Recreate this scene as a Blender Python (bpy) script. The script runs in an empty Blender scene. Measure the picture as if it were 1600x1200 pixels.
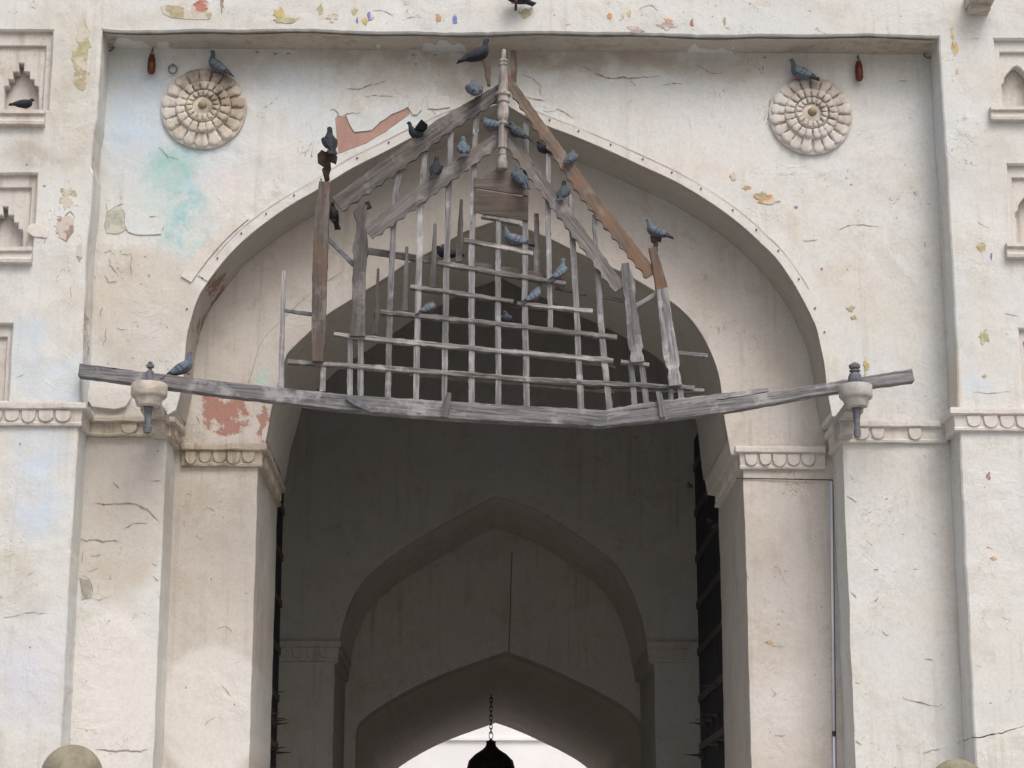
import bpy, bmesh, math, random
from mathutils import Vector, Matrix, noise
from mathutils.geometry import tessellate_polygon
random.seed(7)
R_ = math.radians
scene = bpy.context.scene
col = scene.collection

# ------------------------------------------------------------------ camera
CAM = Vector((-0.34, -20.0, 1.6)); PITCH = R_(14.3); YAW = R_(-1.13); FPX = 3200.0
cam = bpy.data.cameras.new('camera'); cam.sensor_width = 36; cam.lens = 36*FPX/1600
cam.clip_end = 500; cam.clip_start = .1
camo = bpy.data.objects.new('camera', cam); col.objects.link(camo)
camo.location = CAM; camo.rotation_euler = (math.pi/2+PITCH, 0, YAW)
scene.camera = camo
scene.render.resolution_x = 1024; scene.render.resolution_y = 768

# ------------------------------------------------------------------ sky, sun, exposure (overcast)
SUN_EL = R_(52); SUN_AZ = R_(158)       # azimuth clockwise from +y (north): the sun stands in front of the gate, to the right
w = bpy.data.worlds.new('World'); scene.world = w; w.use_nodes = True
nt = w.node_tree; nt.nodes.clear()
sky = nt.nodes.new('ShaderNodeTexSky'); sky.sky_type = 'NISHITA'; sky.sun_disc = False
sky.sun_elevation = SUN_EL; sky.sun_rotation = SUN_AZ; sky.air_density = 1.0; sky.dust_density = 6.0; sky.ozone_density = 1.0
hs = nt.nodes.new('ShaderNodeHueSaturation'); hs.inputs['Saturation'].default_value = .76
bg = nt.nodes.new('ShaderNodeBackground'); bg.inputs[1].default_value = .13
wo = nt.nodes.new('ShaderNodeOutputWorld')
nt.links.new(sky.outputs[0], hs.inputs['Color']); nt.links.new(hs.outputs[0], bg.inputs[0]); nt.links.new(bg.outputs[0], wo.inputs[0])
sun = bpy.data.lights.new('sun', 'SUN'); sun.energy = .9; sun.angle = R_(24); sun.color = (1, .99, .975)
suno = bpy.data.objects.new('sun', sun); col.objects.link(suno)
sd = Vector((math.sin(SUN_AZ)*math.cos(SUN_EL), math.cos(SUN_AZ)*math.cos(SUN_EL), math.sin(SUN_EL)))
suno.rotation_euler = sd.to_track_quat('Z', 'Y').to_euler(); suno.location = (5, -15, 25)
vs = scene.view_settings; vs.view_transform = 'Standard'; vs.look = 'None'; vs.gamma = 1; vs.use_curve_mapping = False
vs.exposure = 0.31

# ------------------------------------------------------------------ measuring: a point of the photograph on a plane y = const
_fw = Vector((-math.sin(YAW)*math.cos(PITCH), math.cos(YAW)*math.cos(PITCH), math.sin(PITCH)))
_rt = Vector((math.cos(YAW), math.sin(YAW), 0)); _up = _rt.cross(_fw)
def P(px, py, y):
    d = _fw + _rt*((px-800)/FPX) + _up*((600-py)/FPX)
    t = (y-CAM.y)/d.y
    p = CAM + d*t
    return Vector((p.x, y, p.z))
def PX(pts, y): return [(P(a, b, y).x, P(a, b, y).z) for a, b in pts]

# ------------------------------------------------------------------ object helpers
def link(o, parent=None, keep=True):
    col.objects.link(o)
    if parent:
        o.parent = parent
        if keep:
            t = parent; v = Vector((0, 0, 0))
            while t:
                v = v + t.location + (t.matrix_parent_inverse.translation if t.parent else Vector((0,0,0))); t = t.parent
            o.matrix_parent_inverse = Matrix.Translation(-v)
    return o
def mesh(name, verts, faces, mat=None, smooth=False):
    me = bpy.data.meshes.new(name); me.from_pydata([tuple(v) for v in verts], [], faces); me.validate(); me.update()
    bm = bmesh.new(); bm.from_mesh(me); bmesh.ops.recalc_face_normals(bm, faces=bm.faces); bm.to_mesh(me); bm.free()
    if mat: me.materials.append(mat)
    if smooth:
        for p in me.polygons: p.use_smooth = True
    return me
def obj(name, verts, faces, mat, parent=None, smooth=False, label=None, kind=None):
    o = bpy.data.objects.new(name, mesh(name, verts, faces, mat, smooth)); link(o, parent)
    if label: o['label'] = label
    if kind: o['kind'] = kind
    return o
def empty(name, loc, label, cat, group=None):
    o = bpy.data.objects.new(name, None); col.objects.link(o); o.location = loc; o.empty_display_size = .2
    tag(o, label, cat, group); return o
def tag(o, label=None, cat=None, group=None, kind=None):
    if label: o['label'] = label
    if cat: o['category'] = cat
    if group: o['group'] = group
    if kind: o['kind'] = kind
    return o
class MB:
    def __init__(s): s.v = []; s.f = []
    def add(s, v, f):
        n = len(s.v); s.v += [tuple(q) for q in v]; s.f += [tuple(i+n for i in q) for q in f]; return s
    def box(s, x0, x1, y0, y1, z0, z1):
        return s.add([(x0,y0,z0),(x1,y0,z0),(x1,y1,z0),(x0,y1,z0),(x0,y0,z1),(x1,y0,z1),(x1,y1,z1),(x0,y1,z1)],
                     [(0,1,2,3),(4,5,6,7),(0,1,5,4),(1,2,6,5),(2,3,7,6),(3,0,4,7)])
    def tube(s, a, b, r0, r1=None, n=8):
        a = Vector(a); b = Vector(b); r1 = r0 if r1 is None else r1
        d = (b-a).normalized(); u = d.orthogonal().normalized(); w_ = d.cross(u)
        v = []
        for c, r in ((a, r0), (b, r1)):
            for k in range(n):
                t = 2*math.pi*k/n; v.append(c+(u*math.cos(t)+w_*math.sin(t))*r)
        f = [(k, (k+1) % n, n+(k+1) % n, n+k) for k in range(n)] + [tuple(range(n)), tuple(range(n, 2*n))]
        return s.add(v, f)
    def lathe(s, c, prof, n=20):
        c = Vector(c); v = []; f = []
        for r, z in prof:
            for k in range(n):
                t = 2*math.pi*k/n; v.append(c+Vector((r*math.cos(t), r*math.sin(t), z)))
        for i in range(len(prof)-1):
            for k in range(n): f.append((i*n+k, i*n+(k+1) % n, (i+1)*n+(k+1) % n, (i+1)*n+k))
        f += [tuple(range(n)), tuple(range((len(prof)-1)*n, len(prof)*n))]
        return s.add(v, f)
    def torus(s, c, R, r, axis='y', n=18, m=7, sx=1, sz=1):
        c = Vector(c); v = []; f = []
        for i in range(n):
            a = 2*math.pi*i/n
            for j in range(m):
                b = 2*math.pi*j/m; q = R+r*math.cos(b); u, h, t = q*math.cos(a)*sx, r*math.sin(b), q*math.sin(a)*sz
                v.append(c+(Vector((u, h, t)) if axis == 'y' else Vector((h, u, t)) if axis == 'x' else Vector((u, t, h))))
        for i in range(n):
            for j in range(m): f.append((i*m+j, i*m+(j+1) % m, ((i+1) % n)*m+(j+1) % m, ((i+1) % n)*m+j))
        return s.add(v, f)
    def build(s, name, mat, parent=None, smooth=False, **k): return obj(name, s.v, s.f, mat, parent, smooth, **k)
def auto(o, ang=40):
    me = o.data
    for p in me.polygons: p.use_smooth = True
    bm = bmesh.new(); bm.from_mesh(me)
    for e in bm.edges:
        if len(e.link_faces) == 2 and e.calc_face_angle(0) > R_(ang): e.smooth = False
    bm.to_mesh(me); bm.free(); return o

# ------------------------------------------------------------------ material helpers
class NT:
    def __init__(s, name):
        s.m = bpy.data.materials.new(name); s.m.use_nodes = True; s.t = s.m.node_tree; s.t.nodes.clear()
        s.out = s.n('ShaderNodeOutputMaterial'); s.b = s.n('ShaderNodeBsdfPrincipled'); s.l(s.b.outputs[0], s.out.inputs[0])
        s.b.inputs['Roughness'].default_value = .9; s.b.inputs['Specular IOR Level'].default_value = .25
        s.tc = s.n('ShaderNodeTexCoord'); s.geo = s.n('ShaderNodeNewGeometry')
    def n(s, t, **k):
        q = s.t.nodes.new(t)
        for a, b in k.items(): setattr(q, a, b)
        return q
    def l(s, a, b): s.t.links.new(a, b)
    def put(s, sock, v):
        if isinstance(v, bpy.types.NodeSocket): s.l(v, sock)
        else: sock.default_value = v
    def vec(s, op, a, b=None, c=None):
        q = s.n('ShaderNodeVectorMath', operation=op); s.put(q.inputs[0], a)
        if b is not None: s.put(q.inputs[1], b)
        if c is not None: s.put(q.inputs[2], c)
        return q.outputs['Value'] if op in ('LENGTH', 'DOT_PRODUCT') else q.outputs[0]
    def math(s, op, a, b=0., clamp=False):
        q = s.n('ShaderNodeMath', operation=op, use_clamp=clamp); s.put(q.inputs[0], a); s.put(q.inputs[1], b); return q.outputs[0]
    def noise(s, v, scale, detail=4, rough=.6, dist=0., out=0):
        q = s.n('ShaderNodeTexNoise'); s.l(v, q.inputs['Vector']); q.inputs['Scale'].default_value = scale
        q.inputs['Detail'].default_value = detail; q.inputs['Roughness'].default_value = rough; q.inputs['Distortion'].default_value = dist
        return q.outputs[out]
    def voro(s, v, scale, feature='F1', rnd=1.):
        q = s.n('ShaderNodeTexVoronoi', feature=feature); s.l(v, q.inputs['Vector']); q.inputs['Scale'].default_value = scale
        q.inputs['Randomness'].default_value = rnd; return q.outputs['Distance']
    def ramp(s, v, a, b, lo=0., hi=1.):
        q = s.n('ShaderNodeMapRange', interpolation_type='SMOOTHSTEP'); s.put(q.inputs[0], v)
        q.inputs[1].default_value = a; q.inputs[2].default_value = b; q.inputs[3].default_value = lo; q.inputs[4].default_value = hi
        return q.outputs[0]
    def mix(s, fac, a, b, blend='MIX'):
        q = s.n('ShaderNodeMix', data_type='RGBA', blend_type=blend); s.put(q.inputs[0], fac)
        for i, v in ((6, a), (7, b)):
            if isinstance(v, tuple): v = (*v[:3], 1)
            s.put(q.inputs[i], v)
        return q.outputs[2]
    def bump(s, h, dist=.01, strength=1., prev=None):
        q = s.n('ShaderNodeBump'); q.inputs['Distance'].default_value = dist; q.inputs['Strength'].default_value = strength
        s.l(h, q.inputs['Height'])
        if prev is not None: s.l(prev, q.inputs['Normal'])
        return q.outputs[0]
    def done(s, color, normal=None, rough=None):
        s.put(s.b.inputs['Base Color'], (*color[:3], 1) if isinstance(color, tuple) else color)
        if normal is not None: s.l(normal, s.b.inputs['Normal'])
        if rough is not None: s.put(s.b.inputs['Roughness'], rough)
        return s.m

def plaster(name, base, cool, warm, dirt=(.32, .295, .235), dirt_amt=.5, cool_amt=.5, warm_amt=.5, y=0., stains_shade=(), chips=.5, rough_zones=(), bump=1.):
    """limewashed plaster; stains: (px, py, rx, ry, colour, strength, softness, ragged)"""
    N = NT(name); p = N.geo.outputs['Position']
    n1 = N.noise(p, .55, 4, .6); n2 = N.noise(p, 1.7, 5, .62, .4); n3 = N.noise(p, 6., 5, .65); n4 = N.noise(p, 34., 4, .7)
    c = N.mix(N.ramp(n1, .42, .62, 0, cool_amt), base, cool)
    c = N.mix(N.ramp(n2, .50, .68, 0, warm_amt), c, warm)
    # rain streaks
    ps = N.vec('MULTIPLY', p, (9., 9., .55)); st = N.noise(ps, 1., 5, .65)
    c = N.mix(N.math('MULTIPLY', N.ramp(st, .50, .70, 0, dirt_amt*.85), N.ramp(n1, .62, .4)), c, dirt)
    c = N.mix(N.math('MULTIPLY', N.ramp(n3, .50, .72), N.ramp(n2, .45, .6, 0, dirt_amt*.7)), c, dirt)
    # repainted blotches: clean-edged layers of limewash
    lay = N.noise(p, 1.1, 5, .68, .7)
    c = N.mix(N.ramp(lay, .565, .58, 0, .25), c, tuple(min(.8, q*1.10) for q in base))
    lay2 = N.noise(N.vec('ADD', p, (7.3, 1.1, 3.7)), 1.4, 5, .7, .5)
    c = N.mix(N.ramp(lay2, .60, .608, 0, .28), c, tuple(a*.84 for a in warm))
    brk = N.ramp(N.noise(N.vec('ADD', p, (1.7, 0., 4.1)), 2.6, 4, .7, .4), .36, .58, .35, 1.)
    spk = N.noise(N.vec('MULTIPLY', p, (1., 1., 1.35)), 13., 4, .75)
    c = N.mix(N.ramp(spk, .56, .70, 0, dirt_amt*.45), c, dirt)
    grm = N.noise(N.vec('ADD', p, (9.1, 2., .3)), 1.9, 7, .76, .2)
    c = N.mix(N.ramp(grm, .50, .66, 0, dirt_amt*.75), c, tuple(.5*a+.5*b for a, b in zip(dirt, warm)))
    ds = N.vec('MULTIPLY', N.vec('SUBTRACT', N.noise(p, 3.2, 5, .62, out=1), (.5, .5, .5)), (.55, .0, .55))
    pd = N.vec('ADD', p, ds)
    for (px, py, rx, ry, cc, s_, soft, ragged) in stains_shade:
        q = P(px, py, y); k = (FPX/(y-CAM.y))
        inv = (k/rx, 0., k/ry)
        d = N.vec('LENGTH', N.vec('MULTIPLY_ADD', pd if ragged else p, inv, (-q.x*inv[0], 0., -q.z*inv[2])))
        fac = N.ramp(d, 1., 1.-soft, 0, s_)
        if ragged == 1: fac = N.math('MULTIPLY', fac, brk)
        if ragged == 4: fac = N.math('MULTIPLY', fac, N.ramp(grm, .40, .55, .15, 1.))
        if ragged == 3: fac = N.math('MULTIPLY', N.ramp(d, 1., .3), N.ramp(spk, .60, .64, 0, s_))
        if ragged == 2: fac = N.math('MULTIPLY', fac, N.ramp(n3, .60, .52))
        c = N.mix(fac, c, cc)
    c = N.mix(N.ramp(n4, .35, .75, 0, .22), c, dirt)
    # faint crazing and pock marks, only in places
    cr = N.voro(N.vec('ADD', p, N.vec('MULTIPLY', N.noise(p, 4., 3, .6, out=1), (.5, .5, .5))), 1.3, 'DISTANCE_TO_EDGE')
    crm = N.math('MULTIPLY', N.ramp(cr, .008, .002), N.ramp(n1, .55, .66))
    c = N.mix(N.math('MULTIPLY', crm, .28), c, (.22, .17, .14))
    pk = N.voro(p, 5.5, 'F1'); pkm = N.math('MULTIPLY', N.ramp(pk, .045, .025), N.ramp(n2, .49, .58))
    c = N.mix(N.math('MULTIPLY', pkm, chips*.6), c, (.20, .15, .12))
    h = N.math('ADD', N.math('MULTIPLY', n2, .030*bump), N.math('ADD', N.math('MULTIPLY', n3, .0085*bump), N.math('MULTIPLY', n4, .0022*bump)))
    zone = N.ramp(N.noise(N.vec('ADD', p, (4.4, 0., 8.8)), .8, 3, .5), .50, .60)
    e1 = N.math('ABSOLUTE', N.math('SUBTRACT', lay, .572)); e1 = N.math('MULTIPLY', N.ramp(e1, .0035, .0008), N.math('MULTIPLY', zone, N.ramp(n3, .47, .55)))
    c = N.mix(N.math('MULTIPLY', e1, .75), c, (.20, .15, .115))
    h = N.math('ADD', h, N.math('MULTIPLY', N.math('SUBTRACT', N.ramp(lay, .560, .582), N.ramp(lay2, .598, .612)), .0018))
    h = N.math('MULTIPLY', h, N.ramp(N.noise(N.vec('ADD', p, (2.2, 0., 6.6)), .9, 3, .55), .40, .62, .22, .95))
    b4 = N.bump(h, 1., 1.)
    return N.done(c, b4, .92)

def simple(name, c, c2=None, scale=8., rough=.85, bd=.004, metal=0., coords='Object'):
    N = NT(name); p = N.tc.outputs[coords]
    n = N.noise(p, scale, 5, .65); n2 = N.noise(p, scale*6, 3, .6)
    cc = N.mix(N.ramp(n, .38, .66), c, c2 or tuple(q*.6 for q in c))
    N.b.inputs['Metallic'].default_value = metal
    return N.done(cc, N.bump(n2, bd, .7, N.bump(n, bd*3, .7)), rough)

def wood(name, light, dark, brown=None, amt=.3, stainz=None):
    """weathered timber, grain along the piece's own x"""
    N = NT(name); p = N.tc.outputs['Object']; rnd = N.n('ShaderNodeObjectInfo').outputs['Random']
    off = N.n('ShaderNodeCombineXYZ'); N.l(N.math('MULTIPLY', rnd, 37.), off.inputs[0]); N.l(N.math('MULTIPLY', rnd, 11.), off.inputs[2])
    q = N.vec('ADD', p, off.outputs[0])
    g = N.noise(N.vec('MULTIPLY', q, (2.2, 45., 45.)), 1., 5, .7, .3)
    g2 = N.noise(N.vec('MULTIPLY', q, (.9, 14., 14.)), 1., 4, .6)
    blot = N.noise(q, 3.5, 5, .65)
    c = N.mix(N.ramp(g, .36, .66), dark, light)
    c = N.mix(N.ramp(g2, .35, .7, 0, .5), c, tuple(a*.55 for a in dark))
    c = N.mix(N.ramp(blot, .52, .66, 0, .5), c, tuple(min(.8, a*1.55) for a in light))
    if brown: c = N.mix(N.ramp(N.noise(q, 2.1, 4, .6), .62-amt*.5, .75-amt*.5, 0, .85), c, brown)
    kn = N.voro(N.vec('MULTIPLY', q, (3., 9., 9.)), 1.); c = N.mix(N.ramp(kn, .10, .05, 0, .75), c, (.03, .025, .022))
    cv = N.math('MULTIPLY', N.ramp(g, .40, .32), N.ramp(blot, .5, .4)); c = N.mix(N.math('MULTIPLY', cv, .7), c, (.04, .035, .03))
    c = N.mix(1., c, N.ramp(rnd, 0, 1, .72, 1.04), 'MULTIPLY')
    return N.done(c, N.bump(g, .006, .9), .88)

# paint and plaster palette
WHITE = (.608, .610, .590); COOL = (.55, .60, .65); WARM = (.60, .56, .485)
TEAL = (.30, .50, .50); PALEBLUE = (.52, .62, .72); GREYB = (.42, .385, .34); OCHRE = (.55, .42, .29); BROWN = (.34, .24, .17)
PINK = (.34, .16, .125); BEIGE = (.51, .468, .40); CLEAN = (.66, .645, .62); GREEN = (.45, .52, .44)
DIRT = (.33, .285, .24)
st0 = [(110, 140, 60, 170, (.42, .40, .345), .6, .9, 1), (60, 245, 90, 30, (.36, .33, .28), .55, .9, 1), (90, 420, 50, 50, (.44, .43, .37), .5, .9, 1), (100, 330, 50, 90, (.24, .19, .15), .6, .7, 3), (40, 930, 70, 40, (.26, .22, .19), .6, .7, 3), (1560, 120, 40, 60, (.3, .24, .2), .5, .7, 3), (560, 25, 420, 18, (.3, .24, .19), .5, .9, 3), (1030, 38, 160, 16, (.3, .24, .19), .6, .9, 3), (70, 120, 90, 160, BEIGE, .55, .9, 1), (100, 600, 60, 60, PALEBLUE, .6, .6, 1), (45, 530, 45, 60, PALEBLUE, .45, .8, 1),
       (60, 760, 70, 150, (.50, .58, .68), .85, .8, 1), (30, 1060, 60, 100, (.56, .57, .66), .7, .8, 1), (45, 560, 36, 90, (.46, .54, .60), .6, .6, 1), (20, 900, 60, 70, BEIGE, .5, .7, 1), (120, 215, 45, 110, BEIGE, .5, .8, 1),
       (60, 1060, 80, 130, (.60, .61, .66), .7, .8, 1), (40, 945, 90, 26, (.40, .36, .32), .35, .9, 1),
       (200, 30, 320, 34, BEIGE, .45, .9, 1), (1525, 120, 60, 60, WARM, .3, .9, 1), (1560, 230, 60, 45, BEIGE, .6, .9, 1),
       (1550, 340, 50, 260, (.62, .60, .60), .4, .9, 1), (1540, 470, 60, 60, WARM, .5, .9, 1), (1560, 560, 40, 60, WARM, .5, .9, 1),
       (1530, 600, 40, 12, PALEBLUE, .5, .9, 1), (1560, 900, 80, 260, (.66, .63, .585), .5, .9, 1), (1498, 600, 7, 90, OCHRE, .5, .9, 0),
       (60, 430, 60, 40, (.6, .6, .62), .4, .8, 1), (110, 470, 28, 40, BEIGE, .4, .8, 1), (1535, 620, 40, 14, (.40, .40, .44), .35, .9, 1),
       (38, 230, 60, 26, (.40, .35, .30), .45, .9, 1), (1500, 30, 30, 60, BEIGE, .3, .9, 1)]
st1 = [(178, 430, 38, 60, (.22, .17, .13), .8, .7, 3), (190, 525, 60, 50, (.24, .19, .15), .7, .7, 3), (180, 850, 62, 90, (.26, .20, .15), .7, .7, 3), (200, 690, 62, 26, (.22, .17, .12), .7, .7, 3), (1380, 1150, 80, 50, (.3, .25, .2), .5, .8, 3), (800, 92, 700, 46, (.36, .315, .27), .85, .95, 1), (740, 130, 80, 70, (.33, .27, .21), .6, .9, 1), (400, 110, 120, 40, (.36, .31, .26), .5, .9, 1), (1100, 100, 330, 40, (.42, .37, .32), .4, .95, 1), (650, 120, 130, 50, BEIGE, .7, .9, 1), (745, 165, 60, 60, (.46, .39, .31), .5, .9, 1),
       (270, 210, 190, 170, (.54, .60, .66), .65, .8, 0), (205, 190, 75, 150, (.46, .58, .70), .8, .85, 1), (450, 130, 120, 60, (.54, .60, .65), .5, .9, 1), (270, 262, 60, 56, TEAL, 1., .7, 4), (285, 335, 66, 88, (.31, .52, .56), 1., .7, 4), (265, 310, 30, 90, (.40, .52, .50), .9, .6, 4), (250, 300, 50, 60, (.42, .56, .58), .6, .9, 4), (300, 245, 60, 20, (.45, .60, .62), .4, .8, 1), (235, 330, 60, 40, (.50, .60, .58), .6, .5, 1),
       (185, 345, 20, 24, (.44, .47, .42), .7, .35, 1), (310, 378, 40, 10, GREEN, .5, .9, 1), (470, 180, 110, 90, (.57, .62, .67), .8, .9, 1),
       (600, 190, 90, 36, (.60, .68, .70), .7, .7, 1), (440, 235, 60, 70, (.66, .62, .60), .6, .9, 1), (360, 290, 46, 60, (.68, .62, .60), .6, .9, 1),
       (225, 480, 105, 118, (.51, .47, .415), .7, .3, 0), (230, 520, 75, 70, (.58, .56, .55), .55, .9, 1), (205, 420, 12, 60, (.45, .38, .30), .4, .95, 1), (180, 560, 50, 30, (.40, .34, .29), .4, .95, 1),
       (855, 185, 46, 14, (.58, .67, .68), .6, .9, 1), (1120, 240, 140, 60, (.67, .64, .625), .6, .9, 1), (1100, 270, 100, 12, (.62, .48, .36), .3, .95, 1),
       (1335, 440, 80, 90, OCHRE, .26, .95, 1), (1240, 360, 22, 60, OCHRE, .35, .95, 1), (1400, 500, 90, 60, WARM, .5, .9, 1), (1330, 420, 30, 22, (.55, .42, .30), .35, .9, 1),
       (1360, 580, 80, 50, (.62, .64, .70), .6, .9, 1), (1477, 450, 10, 240, (.50, .34, .22), .4, .95, 0), (1380, 250, 80, 90, (.66, .63, .60), .5, .9, 1),
       (1400, 620, 70, 30, (.60, .60, .64), .5, .9, 1), (1395, 612, 60, 14, (.40, .34, .30), .3, .95, 1),
       # pilasters below the cornice
       (185, 800, 95, 168, (.51, .47, .415), .7, .3, 0), (190, 690, 70, 30, (.42, .35, .29), .5, .9, 1), (180, 900, 70, 40, (.48, .42, .35), .5, .8, 1), (170, 1090, 80, 150, CLEAN, .85, .18, 0),
       (150, 790, 16, 60, (.45, .37, .29), .4, .9, 1), (1400, 730, 90, 60, (.62, .60, .58), .5, .9, 1), (1480, 900, 40, 240, (.62, .55, .48), .4, .95, 1), (1330, 655, 24, 30, (.50, .43, .32), .55, .8, 1),
       (1400, 1060, 70, 120, (.64, .635, .65), .6, .9, 1), (1440, 950, 60, 60, (.64, .60, .54), .5, .9, 1), (200, 650, 70, 30, (.40, .34, .27), .5, .9, 1)]
st2 = [(320, 810, 52, 70, (.24, .19, .15), .7, .7, 3), (345, 690, 60, 40, (.22, .17, .13), .7, .7, 3), (700, 330, 420, 260, (.42, .385, .34), .4, .7, 1), (500, 470, 90, 70, (.60, .58, .55), .5, .8, 1), (330, 790, 80, 90, (.44, .385, .335), .6, .9, 1), (335, 880, 80, 90, (.50, .45, .40), .6, .9, 1), (330, 1110, 90, 110, CLEAN, .8, .16, 0), (340, 600, 40, 60, GREYB, .4, .9, 1),  # the wide grey ellipse paints the upper arch's shade into its colour
       (408, 590, 14, 34, (.42, .58, .52), .8, .6, 1), (350, 650, 46, 40, PINK, .9, .14, 2), (412, 660, 9, 36, PINK, .85, .2, 2), (425, 560, 30, 60, (.60, .58, .52), .5, .9, 1),
       (345, 710, 70, 20, (.40, .34, .28), .5, .9, 1), (1220, 640, 60, 50, (.60, .60, .64), .5, .9, 1), (1210, 560, 60, 60, (.50, .45, .38), .45, .9, 1), (1110, 460, 60, 70, (.46, .42, .36), .35, .9, 1),
       (480, 440, 80, 80, (.56, .50, .44), .4, .9, 1), (1230, 900, 70, 180, (.62, .585, .555), .6, .9, 1), (1220, 1100, 70, 90, (.64, .635, .62), .6, .9, 1), (1220, 715, 70, 22, (.44, .39, .32), .45, .9, 1)]
M_front = plaster('limewash_front', WHITE, COOL, WARM, dirt_amt=.40, cool_amt=.35, warm_amt=.35, y=0., stains_shade=st0)
M_arch = plaster('limewash_arch', WHITE, (.60, .62, .65), WARM, dirt_amt=.30, cool_amt=.3, warm_amt=.35, y=.45, stains_shade=st1)
M_inner = plaster('limewash_inner', (.565, .525, .485), (.53, .53, .53), (.53, .46, .40), dirt_amt=.5, cool_amt=.3, warm_amt=.5, y=1.1, stains_shade=st2)
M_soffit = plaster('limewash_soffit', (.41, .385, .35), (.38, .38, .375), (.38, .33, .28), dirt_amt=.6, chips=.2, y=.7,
    stains_shade=[(343, 462, 24, 40, (.20, .10, .075), .9, .3, 2), (320, 510, 12, 40, (.20, .11, .08), .8, .4, 2), (600, 290, 160, 60, (.30, .25, .21), .5, .9, 1)])
M_lint = plaster('limewash_lintel_underside', (.46, .42, .36), (.44, .43, .41), (.40, .34, .27), dirt=(.24, .19, .14), dirt_amt=.8, chips=.2)  # dirty plaster tone, with the lintel's shade partly painted in
M_cornice_worn = plaster('worn_cornice_stucco', (.46, .405, .335), (.46, .44, .41), (.40, .33, .25), dirt=(.20, .155, .11), dirt_amt=1., chips=.5)
M_cornice = plaster('limewash_cornice', (.57, .545, .51), (.56, .555, .545), (.53, .48, .42), dirt=(.30, .25, .20), dirt_amt=.7, chips=.3)
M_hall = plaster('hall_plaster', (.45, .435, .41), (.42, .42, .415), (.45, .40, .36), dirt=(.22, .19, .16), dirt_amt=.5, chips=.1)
M_vault = plaster('vault_plaster', (.68, .60, .52), (.65, .59, .53), (.68, .57, .48), dirt=(.36, .30, .24), dirt_amt=.35, chips=.1)
M_flake = plaster('flaked_limewash', (.59, .615, .62), (.55, .60, .61), (.60, .585, .56), dirt_amt=.3, chips=.1)
M_cream = plaster('cream_limewash', (.61, .585, .55), (.59, .59, .58), (.60, .55, .49), dirt_amt=.3, chips=.1)
M_court = simple('court_wall_paint', (.76, .76, .76), (.70, .70, .71), .6, coords='Object')
M_ground = simple('paved_dust', (.42, .405, .385), (.34, .325, .31), .7)
M_crack = simple('crack_shadow', (.22, .185, .16), (.38, .34, .30), 9.)
M_iron = simple('dark_iron', (.06, .052, .048), (.03, .026, .025), 20., .55, .002)
M_door = simple('blackened_gate_timber', (.022, .022, .026), (.012, .012, .015), 7., .7)
M_stone = simple('grey_lime_stone', (.44, .42, .405), (.34, .32, .30), 9., .9, .004)
M_stone_l = simple('dirty_cream_stone', (.50, .46, .41), (.36, .31, .26), 11., .9, .005)
M_olive = simple('olive_grey_stone', (.27, .25, .18), (.19, .175, .135), 6., .9, .003)
M_slate = simple('slate_blue_wood', (.16, .165, .185), (.10, .105, .12), 16., .8)
M_amber = simple('brown_glazed_jar', (.13, .035, .018), (.07, .02, .012), 12., .22, .001)
M_bracket = simple('dark_brown_wood', (.045, .03, .022), (.02, .014, .012), 18., .8, .004)
M_conduit = simple('white_plastic_pipe', (.70, .73, .80), (.64, .67, .74), 3., .45, .0005)
M_grey = wood('weathered_grey_wood', (.37, .362, .368), (.135, .130, .135))
M_pale = wood('bleached_lath_wood', (.36, .352, .36), (.16, .155, .16))
M_board = wood('weathered_board_wood', (.22, .205, .20), (.11, .10, .098), (.16, .125, .105), .12)
M_rust = wood('reddish_brown_wood', (.195, .155, .128), (.105, .083, .07), (.175, .108, .072), .30)
M_postw = wood('brown_post_wood', (.185, .158, .142), (.092, .080, .073), (.14, .092, .07), .25)
M_turned = wood('turned_post_wood', (.40, .37, .34), (.20, .175, .16))
M_panel = wood('brown_panel_wood', (.165, .14, .125), (.10, .085, .075), (.15, .11, .09), .2)
M_dirtw = wood('dark_rail_wood', (.36, .345, .335), (.10, .095, .09))
M_ring = simple('weathered_iron', (.22, .19, .17), (.12, .10, .09), 30., .7, .002)
def paint(name, c):
    """remains of old paint, worn through to the limewash here and there"""
    N = NT(name); p = N.geo.outputs['Position']; n = N.noise(p, 16., 5, .7); n2 = N.noise(p, 5., 4, .6)
    c = tuple(a*.8+b*.2 for a, b in zip(c, (.55, .52, .48)))
    cc = N.mix(N.ramp(n, .35, .7), c, tuple(q*.72 for q in c)); cc = N.mix(N.ramp(n2, .50, .56, 0, .8), cc, (.56, .52, .47))
    return N.done(cc, N.bump(n, .008, .8), .92)

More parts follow.
